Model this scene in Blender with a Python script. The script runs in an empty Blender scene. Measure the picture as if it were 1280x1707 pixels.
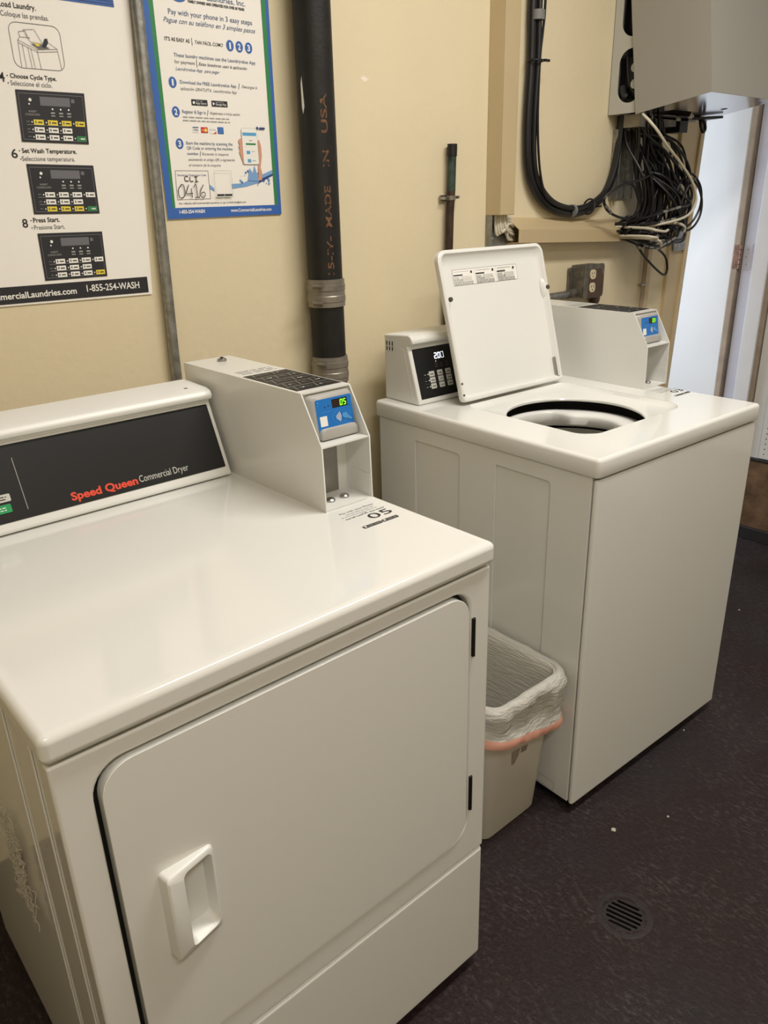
import bpy, bmesh, math, random
from mathutils import Vector, Matrix, noise
random.seed(7)
scn = bpy.context.scene
COL = scn.collection
PI = math.pi

# ------------------------------------------------------------------ materials
MATS = {}
def srgb(r, g, b):
    f = lambda c: (c/255/12.92) if c/255 <= .04045 else ((c/255+.055)/1.055)**2.4
    return (f(r), f(g), f(b), 1)

def mat(name, col, rough=.5, metal=0., spec=.5, bump=0., bscale=80., var=0., vscale=6., coat=0., emit=None, estr=0., detail=4.):
    if name in MATS: return MATS[name]
    m = bpy.data.materials.new(name); m.use_nodes = True
    nt = m.node_tree; p = nt.nodes['Principled BSDF']
    p.inputs['Base Color'].default_value = col
    p.inputs['Roughness'].default_value = rough
    p.inputs['Metallic'].default_value = metal
    p.inputs['Specular IOR Level'].default_value = spec
    p.inputs['Coat Weight'].default_value = coat
    tc = nt.nodes.new('ShaderNodeTexCoord')
    if var > 0:
        n = nt.nodes.new('ShaderNodeTexNoise'); n.inputs['Scale'].default_value = vscale; n.inputs['Detail'].default_value = detail
        nt.links.new(tc.outputs['Object'], n.inputs['Vector'])
        r = nt.nodes.new('ShaderNodeMapRange'); r.inputs['From Min'].default_value = .3; r.inputs['From Max'].default_value = .7
        r.inputs['To Min'].default_value = 1-var; r.inputs['To Max'].default_value = 1+var
        nt.links.new(n.outputs['Fac'], r.inputs['Value'])
        x = nt.nodes.new('ShaderNodeMix'); x.data_type = 'RGBA'; x.blend_type = 'MULTIPLY'; x.inputs['Factor'].default_value = 1
        x.inputs['A'].default_value = col
        nt.links.new(r.outputs['Result'], x.inputs['B'])
        nt.links.new(x.outputs['Result'], p.inputs['Base Color'])
    if bump > 0:
        n2 = nt.nodes.new('ShaderNodeTexNoise'); n2.inputs['Scale'].default_value = bscale; n2.inputs['Detail'].default_value = 3
        nt.links.new(tc.outputs['Object'], n2.inputs['Vector'])
        b = nt.nodes.new('ShaderNodeBump'); b.inputs['Strength'].default_value = bump; b.inputs['Distance'].default_value = .01
        nt.links.new(n2.outputs['Fac'], b.inputs['Height']); nt.links.new(b.outputs['Normal'], p.inputs['Normal'])
    if emit:
        p.inputs['Emission Color'].default_value = emit; p.inputs['Emission Strength'].default_value = estr
    MATS[name] = m
    return m

ENAMEL = mat('white_enamel', srgb(226, 226, 221), .10, spec=.5)
ENAMEL_MATTE = mat('white_powder_coat', srgb(222, 222, 217), .22, bump=.01, bscale=500)
PLASTIC = mat('white_plastic', srgb(226, 226, 221), .35)
TUBGREY = mat('tub_plastic', srgb(196, 194, 186), .45, var=.04)
PANEL = mat('black_panel', srgb(26, 26, 27), .42, spec=.35)
PAPER = mat('paper', srgb(238, 234, 226), .7, var=.015, vscale=3)
INK = mat('black_ink', srgb(34, 34, 38), .6)
INKG = mat('grey_ink', srgb(105, 105, 110), .6)
INKL = mat('light_grey_ink', srgb(158, 157, 152), .6)
BLUE = mat('blue_ink', srgb(52, 98, 172), .55)
NAVY = mat('navy_ink', srgb(42, 66, 120), .55)
DKTEAL = mat('slate_ink', srgb(70, 92, 128), .55)
GREEN = mat('green_ink', srgb(46, 128, 72), .55)
YELLOW = mat('yellow_ink', srgb(228, 205, 60), .55)
WHITEINK = mat('white_ink', srgb(235, 233, 226), .55)
REDINK = mat('red_ink', srgb(226, 72, 44), .5)
CARDRED = mat('card_red_ink', srgb(190, 52, 48), .55)
CYAN = mat('pale_blue_ink', srgb(88, 160, 205), .55)
WATER = mat('water_blue_ink', srgb(120, 160, 205), .55)
SKIN = mat('hand_print_ink', srgb(205, 150, 125), .6)
BTNGREEN = mat('green_button', srgb(30, 150, 85), .4)
BTNGREY = mat('grey_button', srgb(196, 196, 188), .45)
READERBLUE = mat('reader_blue', srgb(28, 112, 190), .35)
READERDARK = mat('reader_icon_blue', srgb(80, 148, 208), .4)
READERGREY = mat('reader_housing', srgb(168, 166, 160), .42)
DISPLAYBLK = mat('display_window', srgb(14, 16, 14), .3)
SEGRED = mat('unlit_segment', srgb(70, 38, 34), .4)
SEGGREEN = mat('lit_green_segment', srgb(120, 240, 40), .4, emit=srgb(130, 255, 30), estr=1.6)
SEGWHITE = mat('lit_white_segment', srgb(235, 240, 250), .4, emit=srgb(235, 242, 255), estr=1.3)
STEEL = mat('stainless_steel', srgb(165, 163, 158), .32, 1., var=.08, vscale=20)
GALV = mat('galvanised_steel', srgb(150, 150, 146), .42, .85, var=.25, vscale=60, bump=.06, bscale=140)
DARKMETAL = mat('black_hinge_metal', srgb(38, 36, 34), .4, .4)
RUBBER = mat('grey_rubber', srgb(74, 64, 58), .7)
CASTIRON = mat('black_cast_iron', srgb(24, 23, 22), .5, spec=.4, var=.3, vscale=25, bump=.06, bscale=120)
RUST = mat('rust_lettering', srgb(104, 70, 42), .75, var=.35, vscale=90)
BAND = mat('coupling_band', srgb(140, 134, 124), .42, .6, var=.2, vscale=30, bump=.08, bscale=60)
COPPER = mat('old_copper', srgb(66, 52, 44), .5, .5, var=.35, vscale=40)
PATINA = mat('green_patina', srgb(50, 66, 57), .6, .3, var=.6, vscale=45)
RACEWAY = mat('tan_raceway', srgb(188, 169, 132), .45, var=.03, vscale=4)
CABLEBLK = mat('black_cable', srgb(17, 17, 20), .42)
CABLEWHT = mat('white_cable', srgb(206, 198, 178), .45)
TAPE = mat('grey_tape', srgb(120, 120, 118), .5)
CABGREY = mat('cabinet_grey', srgb(150, 147, 138), .42, .0, spec=.5, bump=.02, bscale=200)
CABLIGHT = mat('cabinet_side_grey', srgb(178, 177, 168), .45)
ALU = mat('bright_aluminium', srgb(200, 200, 205), .16, 1.)
BOXMETAL = mat('outlet_box_steel', srgb(112, 108, 98), .5, .6, var=.35, vscale=45)
BROWNPLATE = mat('brown_receptacle_plate', srgb(82, 60, 48), .5, .2, var=.1, vscale=20)
IVORY = mat('ivory_receptacle', srgb(214, 202, 170), .4)
SLOT = mat('dark_slot', srgb(20, 18, 17), .8)
BIN = mat('off_white_bin_plastic', srgb(224, 219, 206), .42, var=.03)
STICKERBROWN = mat('worn_sticker', srgb(152, 138, 122), .6, var=.15, vscale=60)
PINK = mat('pink_drawstring', srgb(232, 172, 152), .5)
DOORWHITE = mat('white_door_paint', srgb(226, 228, 232), .35, var=.02, vscale=5, bump=.03, bscale=30)
TRIMWHITE = mat('white_trim_paint', srgb(220, 221, 225), .4, var=.03, vscale=9, bump=.03, bscale=40)
JAMB = mat('jamb_white_in_shade', srgb(196, 197, 212), .5, var=.04, vscale=9)  # white paint of the jamb, its bluish shade put into the colour
DOOREDGE = mat('brown_door_edge', srgb(160, 145, 130), .6, var=.15, vscale=14)
CASING = mat('tan_casing_paint', srgb(196, 176, 138), .45, var=.05, vscale=7)
RUSTY = mat('rusty_hinge', srgb(140, 108, 94), .6, .3, var=.4, vscale=70)
WALLWHITE = mat('white_wall_paint', srgb(214, 214, 212), .5, var=.03)
BROWNBASE = mat('brown_wainscot', srgb(104, 80, 58), .6, var=.45, vscale=12, bump=.25, bscale=30, detail=8)
BLACKBASE = mat('black_rubber_base', srgb(38, 36, 37), .6)
CEIL = mat('ceiling_paint', srgb(214, 205, 188), .8)
GRATE = mat('drain_iron', srgb(44, 38, 37), .6, .3, var=.3, vscale=60)
BLACK = mat('black_void', srgb(9, 9, 9), .9)
LINT = mat('lint', srgb(186, 180, 166), .9)

def wall_mat():
    m = mat('cream_wall_paint', srgb(220, 207, 174), .5, bump=.10, bscale=55, var=.035, vscale=2.2)
    nt = m.node_tree; p = nt.nodes['Principled BSDF']
    # chipped paint spot, a white smear with an irregular edge
    tc = nt.nodes.new('ShaderNodeTexCoord'); n = nt.nodes.new('ShaderNodeTexNoise'); n.inputs['Scale'].default_value = 60
    nt.links.new(tc.outputs['Object'], n.inputs['Vector'])
    sub = nt.nodes.new('ShaderNodeVectorMath'); sub.operation = 'SUBTRACT'; sub.inputs[1].default_value = (.549, 0, 1.678)
    nt.links.new(tc.outputs['Object'], sub.inputs[0])
    sc = nt.nodes.new('ShaderNodeVectorMath'); sc.operation = 'MULTIPLY'; sc.inputs[1].default_value = (1/.017, 0, 1/.0075)
    nt.links.new(sub.outputs[0], sc.inputs[0])
    ln = nt.nodes.new('ShaderNodeVectorMath'); ln.operation = 'LENGTH'; nt.links.new(sc.outputs[0], ln.inputs[0])
    ad = nt.nodes.new('ShaderNodeMath'); ad.operation = 'MULTIPLY_ADD'; ad.inputs[1].default_value = 2.2
    nt.links.new(n.outputs['Fac'], ad.inputs[0]); nt.links.new(ln.outputs['Value'], ad.inputs[2])
    lt = nt.nodes.new('ShaderNodeMath'); lt.operation = 'LESS_THAN'; lt.inputs[1].default_value = 1.75
    nt.links.new(ad.outputs[0], lt.inputs[0])
    mx = nt.nodes.new('ShaderNodeMix'); mx.data_type = 'RGBA'
    old = p.inputs['Base Color'].links[0].from_socket
    nt.links.new(old, mx.inputs['A']); mx.inputs['B'].default_value = srgb(238, 228, 214)
    nt.links.new(lt.outputs[0], mx.inputs['Factor']); nt.links.new(mx.outputs['Result'], p.inputs['Base Color'])
    return m
WALL = wall_mat()

def floor_mat():
    m = bpy.data.materials.new('painted_concrete'); m.use_nodes = True
    nt = m.node_tree; p = nt.nodes['Principled BSDF']; L = nt.links.new
    tc = nt.nodes.new('ShaderNodeTexCoord')
    def nz(s, d, st=(1, 1, 1), rough=.6, rz=0):
        mp = nt.nodes.new('ShaderNodeMapping'); mp.inputs['Scale'].default_value = st; mp.inputs['Rotation'].default_value = (0, 0, rz); L(tc.outputs['Object'], mp.inputs['Vector'])
        n = nt.nodes.new('ShaderNodeTexNoise'); n.inputs['Scale'].default_value = s; n.inputs['Detail'].default_value = d; n.inputs['Roughness'].default_value = rough
        L(mp.outputs[0], n.inputs['Vector']); return n.outputs['Fac']
    def ramp(src, a, b, c0, c1):
        r = nt.nodes.new('ShaderNodeValToRGB'); r.color_ramp.elements[0].position = a; r.color_ramp.elements[1].position = b
        r.color_ramp.elements[0].color = c0; r.color_ramp.elements[1].color = c1; L(src, r.inputs[0]); return r.outputs[0]
    base = ramp(nz(1.5, 5), .38, .66, srgb(36, 22, 22), srgb(37, 33, 35))
    patch = ramp(nz(5, 6), .42, .75, (0, 0, 0, 1), (1, 1, 1, 1))
    scuff = ramp(nz(120, 6, (1.0, .42, 1), .8, .85), .50, .70, (0, 0, 0, 1), (1, 1, 1, 1))
    fine = ramp(nz(300, 3), .735, .76, (0, 0, 0, 1), (1, 1, 1, 1))
    mul = nt.nodes.new('ShaderNodeMath'); mul.operation = 'MULTIPLY_ADD'; L(scuff, mul.inputs[0]); L(patch, mul.inputs[1])
    mul2 = nt.nodes.new('ShaderNodeMath'); mul2.operation = 'MULTIPLY'; mul2.inputs[1].default_value = .22; L(scuff, mul2.inputs[0]); L(mul2.outputs[0], mul.inputs[2])
    k = nt.nodes.new('ShaderNodeMath'); k.operation = 'MULTIPLY'; k.inputs[1].default_value = .55; k.use_clamp = True; L(mul.outputs[0], k.inputs[0])
    m1 = nt.nodes.new('ShaderNodeMix'); m1.data_type = 'RGBA'; L(k.outputs[0], m1.inputs['Factor']); L(base, m1.inputs['A']); m1.inputs['B'].default_value = srgb(122, 112, 110)
    f2 = nt.nodes.new('ShaderNodeMath'); f2.operation = 'MULTIPLY'; f2.inputs[1].default_value = .7; L(fine, f2.inputs[0])
    m2 = nt.nodes.new('ShaderNodeMix'); m2.data_type = 'RGBA'; L(f2.outputs[0], m2.inputs['Factor']); L(m1.outputs['Result'], m2.inputs['A']); m2.inputs['B'].default_value = srgb(150, 143, 138)
    L(m2.outputs['Result'], p.inputs['Base Color'])
    p.inputs['Roughness'].default_value = .62; p.inputs['Specular IOR Level'].default_value = .3
    b = nt.nodes.new('ShaderNodeBump'); b.inputs['Strength'].default_value = .35; b.inputs['Distance'].default_value = .01
    L(nz(110, 6), b.inputs['Height']); L(b.outputs['Normal'], p.inputs['Normal'])
    return m
FLOOR = floor_mat()

def bag_mat():
    m = bpy.data.materials.new('translucent_bag_film'); m.use_nodes = True
    nt = m.node_tree; p = nt.nodes['Principled BSDF']; out = nt.nodes['Material Output']
    p.inputs['Base Color'].default_value = srgb(226, 224, 216); p.inputs['Roughness'].default_value = .28
    t = nt.nodes.new('ShaderNodeBsdfTranslucent'); t.inputs['Color'].default_value = srgb(232, 230, 222)
    tr = nt.nodes.new('ShaderNodeBsdfTransparent'); tr.inputs['Color'].default_value = (.95, .95, .93, 1)
    a = nt.nodes.new('ShaderNodeMixShader'); a.inputs[0].default_value = .3
    b = nt.nodes.new('ShaderNodeMixShader'); b.inputs[0].default_value = .12
    nt.links.new(p.outputs[0], a.inputs[1]); nt.links.new(t.outputs[0], a.inputs[2])
    nt.links.new(a.outputs[0], b.inputs[1]); nt.links.new(tr.outputs[0], b.inputs[2]); nt.links.new(b.outputs[0], out.inputs['Surface'])
    tc = nt.nodes.new('ShaderNodeTexCoord'); mp = nt.nodes.new('ShaderNodeMapping'); mp.inputs['Scale'].default_value = (1, .5, 3)
    n = nt.nodes.new('ShaderNodeTexNoise'); n.inputs['Scale'].default_value = 60; n.inputs['Detail'].default_value = 4
    bp = nt.nodes.new('ShaderNodeBump'); bp.inputs['Strength'].default_value = .6; bp.inputs['Distance'].default_value = .01
    nt.links.new(tc.outputs['Object'], mp.inputs[0]); nt.links.new(mp.outputs[0], n.inputs['Vector']); nt.links.new(n.outputs['Fac'], bp.inputs['Height'])
    nt.links.new(bp.outputs[0], p.inputs['Normal'])
    return m
BAG = bag_mat()

# ------------------------------------------------------------------ builders
def tagp(o, label=None, cat=None, group=None, kind=None):
    if label: o['label'] = label
    if cat: o['category'] = cat
    if group: o['group'] = group
    if kind: o['kind'] = kind
    return o

def thing(name, loc, label, cat, group=None, rz=0.):
    o = bpy.data.objects.new(name, None); COL.objects.link(o); o.empty_display_size = .05
    o.location = loc; o.rotation_euler = (0, 0, rz)
    return tagp(o, label, cat, group)

class B:
    """collects shapes, builds ONE mesh object"""
    def __init__(s):
        s.bm = bmesh.new(); s.mats = []; s.xf = Matrix.Identity(4)
    def mi(s, m):
        if m not in s.mats: s.mats.append(m)
        return s.mats.index(m)
    def face(s, vs, m):
        try:
            f = s.bm.faces.new(vs); f.material_index = s.mi(m); return f
        except ValueError: return None
    def v(s, p): return s.bm.verts.new(s.xf @ Vector(p))
    def box(s, x0, x1, y0, y1, z0, z1, m):
        c = [s.v((x, y, z)) for z in (z0, z1) for y in (y0, y1) for x in (x0, x1)]
        for q in ((0, 2, 3, 1), (4, 5, 7, 6), (0, 1, 5, 4), (2, 6, 7, 3), (0, 4, 6, 2), (1, 3, 7, 5)): s.face([c[i] for i in q], m)
        return s
    def prism(s, poly, ax, a0, a1, m):
        """polygon in the two other axes, extruded along ax"""
        def P(a, u, w): return {'x': (a, u, w), 'y': (u, a, w), 'z': (u, w, a)}[ax]
        A = [s.v(P(a0, u, w)) for u, w in poly]; Bv = [s.v(P(a1, u, w)) for u, w in poly]
        n = len(poly)
        s.face(A[::-1], m); s.face(Bv, m)
        for i in range(n): s.face([A[i], A[(i+1) % n], Bv[(i+1) % n], Bv[i]], m)
        return s
    def plate(s, outer, holes, t0, t1, m, fn=None):
        """plate with holes: 2D loops, between heights t0 and t1; fn maps (a,b,t) to 3D"""
        fn = fn or (lambda a, b, t: (a, b, t))
        tmp = bmesh.new(); edges = []
        for loop in [outer]+list(holes):
            vs = [tmp.verts.new((a, b, 0)) for a, b in loop]
            for i in range(len(vs)): edges.append(tmp.edges.new((vs[i], vs[(i+1) % len(vs)])))
        r = bmesh.ops.triangle_fill(tmp, use_beauty=True, use_dissolve=False, edges=edges, normal=(0, 0, 1))
        tmp.verts.index_update()
        lo = [s.v(fn(v.co.x, v.co.y, t0)) for v in tmp.verts]; hi = [s.v(fn(v.co.x, v.co.y, t1)) for v in tmp.verts]
        for f in tmp.faces:
            idx = [v.index for v in f.verts]
            s.face([hi[i] for i in idx], m); s.face([lo[i] for i in idx][::-1], m)
        for e in edges:
            a, b = e.verts[0].index, e.verts[1].index
            s.face([lo[a], lo[b], hi[b], hi[a]], m)
        tmp.free(); return s
    def loft(s, loops, m, close=True, cap0=False, cap1=False):
        R = [[s.v(p) for p in lp] for lp in loops]; n = len(R[0])
        for a, b in zip(R[:-1], R[1:]):
            for i in range(n if close else n-1):
                j = (i+1) % n; s.face([a[i], a[j], b[j], b[i]], m)
        if cap0: s.face(R[0][::-1], m)
        if cap1: s.face(R[-1], m)
        return s
    def lathe(s, prof, m, n=48, c=(0, 0, 0), close_ends=True, ax='z'):
        loops = []
        for r, z in prof:
            lp = []
            for i in range(n):
                a = 2*PI*i/n; x, y = r*math.cos(a), r*math.sin(a)
                q = {'z': (x, y, z), 'y': (x, z, y), 'x': (z, x, y)}[ax]
                lp.append((c[0]+q[0], c[1]+q[1], c[2]+q[2]))
            loops.append(lp)
        return s.loft(loops, m, True, close_ends, close_ends)
    def tube(s, path, r, m, n=8, caps=True):
        pts = [Vector(p) for p in path]; loops = []; up = None
        for i, p in enumerate(pts):
            t = (pts[min(i+1, len(pts)-1)]-pts[max(i-1, 0)]).normalized()
            if up is None:
                up = Vector((0, 0, 1)) if abs(t.z) < .9 else Vector((1, 0, 0))
            up = (up-t*up.dot(t)).normalized(); sd = t.cross(up)
            rr = r[i] if isinstance(r, (list, tuple)) else r
            loops.append([p+(up*math.cos(2*PI*k/n)+sd*math.sin(2*PI*k/n))*rr for k in range(n)])
        return s.loft(loops, m, True, caps, caps)
    def build(s, name, parent=None, bevel=0., seg=2, smooth=True, ang=35, loc=None):
        bmesh.ops.remove_doubles(s.bm, verts=s.bm.verts, dist=1e-6)
        bmesh.ops.recalc_face_normals(s.bm, faces=s.bm.faces)
        me = bpy.data.meshes.new(name); s.bm.to_mesh(me); s.bm.free()
        for m in s.mats: me.materials.append(m)
        if smooth:
            me.shade_smooth(); me.set_sharp_from_angle(angle=math.radians(ang))
        o = bpy.data.objects.new(name, me); COL.objects.link(o)
        if bevel > 0:
            md = o.modifiers.new('Bevel', 'BEVEL'); md.width = bevel; md.segments = seg; md.limit_method = 'ANGLE'
            md.angle_limit = math.radians(40); md.harden_normals = True
        if parent: o.parent = parent
        if loc: o.location = loc
        return o

def rrect(x0, x1, y0, y1, r, n=5):
    if isinstance(r, (int, float)): r = (r,)*4      # corners: x0y0, x1y0, x1y1, x0y1
    out = []
    for (cx, cy, a0, rr) in ((x0, y0, 180, r[0]), (x1, y0, 270, r[1]), (x1, y1, 0, r[2]), (x0, y1, 90, r[3])):
        sx = 1 if cx == x0 else -1; sy = 1 if cy == y0 else -1
        for k in range(n+1):
            a = math.radians(a0+90*k/n); out.append((cx+sx*rr+rr*math.cos(a), cy+sy*rr+rr*math.sin(a)))
    return out
def circ(cx, cy, r, n=24, ry=None): return [(cx+r*math.cos(2*PI*i/n), cy+(ry or r)*math.sin(2*PI*i/n)) for i in range(n)]
def rect(x0, x1, y0, y1): return [(x0, y0), (x1, y0), (x1, y1), (x0, y1)]

def smooth_path(pts, k=8):
    P = [Vector(p) for p in pts]; out = []
    for i in range(len(P)-1):
        a, b, c, d = P[max(i-1, 0)], P[i], P[i+1], P[min(i+2, len(P)-1)]
        for j in range(k):
            t = j/k
            out.append(.5*((2*b)+(c-a)*t+(2*a-5*b+4*c-d)*t*t+(3*b-a-3*c+d)*t**3))
    out.append(P[-1]); return out

# --- flat printing: lettering and shapes laid on a surface -----------------
_txt = {}
def text_mesh(s, bold, shear=0.):
    key = (s, bold, shear)
    if key in _txt: return _txt[key]
    cu = bpy.data.curves.new('t', 'FONT'); cu.body = s; cu.size = 1; cu.offset = bold; cu.shear = shear; cu.resolution_u = 3
    o = bpy.data.objects.new('t', cu); COL.objects.link(o)
    dg = bpy.context.evaluated_depsgraph_get(); dg.update()
    me = bpy.data.meshes.new_from_object(o.evaluated_get(dg))
    vs = [(v.co.x, v.co.y) for v in me.vertices]; fs = [list(p.vertices) for p in me.polygons]
    bpy.data.objects.remove(o); bpy.data.curves.remove(cu); bpy.data.meshes.remove(me)
    _txt[key] = (vs, fs); return _txt[key]

class Print:
    def __init__(s, fn, step=.00004, base=.0003):
        s.b = B(); s.fn = fn; s.h = base; s.step = step
    def poly(s, pts, m):
        s.h += s.step
        vs = [s.b.v(s.fn(x, y, s.h)) for x, y in pts]; f = s.b.face(vs, m); return s
    def rect(s, x0, x1, y0, y1, m, r=0): return s.poly(rrect(x0, x1, y0, y1, r, 3) if r else rect(x0, x1, y0, y1), m)
    def outline(s, pts_out, pts_in, m):
        s.h += s.step; n = len(pts_out)
        A = [s.b.v(s.fn(x, y, s.h)) for x, y in pts_out]; Bv = [s.b.v(s.fn(x, y, s.h)) for x, y in pts_in]
        for i in range(n): s.b.face([A[i], A[(i+1) % n], Bv[(i+1) % n], Bv[i]], m)
        return s
    def frame(s, x0, x1, y0, y1, w, m, r=0):
        k = 4
        o = rrect(x0, x1, y0, y1, max(r, 1e-5), k); i = rrect(x0+w, x1-w, y0+w, y1-w, max(r-w, 1e-6), k)
        return s.outline(o, i, m)
    def line(s, a, b, w, m):
        a = Vector(a); b = Vector(b); d = (b-a).normalized(); n = Vector((-d.y, d.x))*w/2
        return s.poly([a+n, a-n, b-n, b+n], m)
    def text(s, t, x0, y0, x1, cap, m, bold=0., shear=0., skew=None, y1=None):
        """t between x0 and x1 on the baseline, capitals cap high"""
        vs, fs = text_mesh(t, bold, shear)
        if not vs: return s
        hv, _ = text_mesh('H', bold)
        ch = max(v[1] for v in hv)
        mn = min(v[0] for v in vs); mx = max(v[0] for v in vs); s.h += s.step
        sl = 0 if y1 is None else (y1-y0)/(x1-x0)
        P = []
        for vx, vy in vs:
            X = x0+(vx-mn)/(mx-mn)*(x1-x0); P.append(s.b.v(s.fn(X, y0+sl*(X-x0)+vy*cap/ch, s.h)))
        for f in fs: s.b.face([P[i] for i in f], m)
        return s
    def greek(s, x0, x1, y, h, m):
        """unreadable small print: short word-length strokes"""
        x = x0
        while x < x1-.001:
            w = random.uniform(1.6, 5.)*h; s.rect(x, min(x+w, x1), y, y+h*.62, m); s.h -= s.step; x += w+h*.7
        s.h += s.step; return s
    def digit(s, d, x, y, w, h, t, m, slant=0.):
        SEG = {'0': 'abcdef', '1': 'bc', '2': 'abged', '3': 'abgcd', '5': 'afgcd', '8': 'abcdefg'}
        S = {'a': (t*.6, w-t*.6, h-t, h), 'd': (t*.6, w-t*.6, 0, t), 'g': (t*.6, w-t*.6, h/2-t/2, h/2+t/2),
             'f': (0, t, h/2+t*.15, h-t*.3), 'b': (w-t, w, h/2+t*.15, h-t*.3), 'e': (0, t, t*.3, h/2-t*.15), 'c': (w-t, w, t*.3, h/2-t*.15)}
        for c in SEG[d]:
            a, b2, c0, d0 = S[c]
            s.poly([(x+px+slant*py, y+py) for px, py in rect(a, b2, c0, d0)], m); s.h -= s.step
        s.h += s.step; return s
    def build(s, name, parent=None):
        o = s.b.build(name, parent, smooth=False); return o

def bmflat(): pass

# ------------------------------------------------------------------ room shell
def struct(name, b, **k):
    o = b.build(name, **k); o['kind'] = 'structure'; return o
fl = B(); fl.plate(rect(-2.1, 4.2, -3.4, 2.2), [circ(.302, -1.052, .041, 28)], -.06, 0, FLOOR)
struct('floor', fl, smooth=False)
struct('ceiling', B().box(-2.1, 4.2, -3.4, 2.2, 2.75, 2.85, CEIL), smooth=False)
struct('wall_back', B().box(-2.1, 2.09, 0, .12, 0, 2.75, WALL), smooth=False)
struct('wall_left', B().box(-2.1, -2.0, -3.4, 0, 0, 2.75, WALL), smooth=False)
struct('wall_front', B().box(-2.0, 2.46, -3.4, -3.3, 0, 2.75, WALL), smooth=False)
struct('wall_right', B().box(2.362, 2.46, -3.3, -.288, 0, 2.75, WALLWHITE), smooth=False)
# hall behind the doorway
struct('wall_hall', B().box(-.2, 4.2, 2.1, 2.2, 0, 2.75, WALLWHITE).box(-.3, -.2, .12, 2.2, 0, 2.75, WALLWHITE), smooth=False)
# leaning tan casing at the end of the back wall
cz = B()
def xr(z): return 2.100+.0657*z
cz.prism([(2.052, 0), (2.052, 2.3), (xr(2.3)-.018, 2.3), (xr(0)-.018, 0)], 'y', -.014, .12, CASING)
cz.prism([(xr(0)-.028, 0), (xr(2.3)-.028, 2.3), (xr(2.3), 2.3), (xr(0), 0)], 'y', -.022, -.010, CASING)
cz.prism([(xr(0)-.018, 0), (xr(2.3)-.018, 2.3), (xr(2.3), 2.3), (xr(0), 0)], 'y', -.012, .12, CASING)
struct('trim_1', cz, bevel=.003)
struct('trim_2', B().box(1.905, 1.935, -.012, 0, .0, 2.75, CASING), bevel=.004)
# door leaf, brown edge, hinge
dr = struct('door_1', B().box(2.336, 2.376, -.128, .68, .012, 2.05, DOORWHITE), bevel=.002)
e = B().box(2.334, 2.376, -.153, -.128, .012, 2.05, DOOREDGE).build('door_edge', dr, bevel=.003)
e['label'] = 'brown bare edge of the white door'
hb = B().box(2.3325, 2.3345, -.153, -.132, 1.115, 1.205, RUSTY)
for k in range(5): hb.lathe([(.0001, 1.115+k*.018), (.006, 1.1155+k*.018), (.006, 1.131+k*.018), (.0001, 1.1315+k*.018)], RUSTY, 10, (2.335, -.159, 0))
hb.box(2.3440, 2.3465, -.198, -.168, 1.112, 1.208, JAMB)
for q_ in range(3): hb.lathe([(.0001, 2.3442), (.0022, 2.3440), (.0001, 2.3432)], RUSTY, 8, (0, -.183+.006*(q_ % 2), 1.132+.028*q_), True, 'x')
hh = hb.build('hinge', dr); hh['label'] = 'rusty butt hinge'
struct('trim_3', B().box(2.346, 2.46, -.208, -.166, 0, 2.3, JAMB), bevel=.002)
struct('trim_4', B().box(2.340, 2.46, -.268, -.208, 0, 2.3, TRIMWHITE), bevel=.003)
struct('trim_5', B().box(2.350, 2.46, -.284, -.268, 0, 2.3, DOOREDGE), bevel=.002)
# brown wainscot and black base along the right wall
bs = B().box(2.350, 2.362, -1.9, -.310, .055, .350, BROWNBASE).box(2.346, 2.362, -1.9, -.308, .350, .362, BLACKBASE)
bs.box(2.342, 2.362, -1.9, -.306, 0, .055, BLACKBASE)
struct('baseboard_right', bs, bevel=.003)
pf = B()
hl = []
for i in range(9):
    for j in range(26): hl.append(circ(-.365-.022*i, .385+.022*j+(.011 if i % 2 else 0), .0032, 8))
pf.plate(rect(-.56, -.345, .366, .98), hl, 2.352, 2.358, WALLWHITE, lambda a, b, t: (t, a, b))
pf.box(2.358, 2.3618, -.56, -.345, .366, .98, BLACK)
o = pf.build('perforated_panel', smooth=False)
tagp(o, 'white perforated metal panel on the right wall above the brown wainscot', 'panel')

# ------------------------------------------------------------------ shared pieces
def bolt(b, x, y, z, r, m=STEEL, ax='z', s=1):
    prof = [(.0001, 0), (r, 0), (r, s*r*.35), (r*.7, s*r*.62), (.0001, s*r*.7)]
    b.lathe(prof, m, 18, (x, y, z), True, ax)

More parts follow.
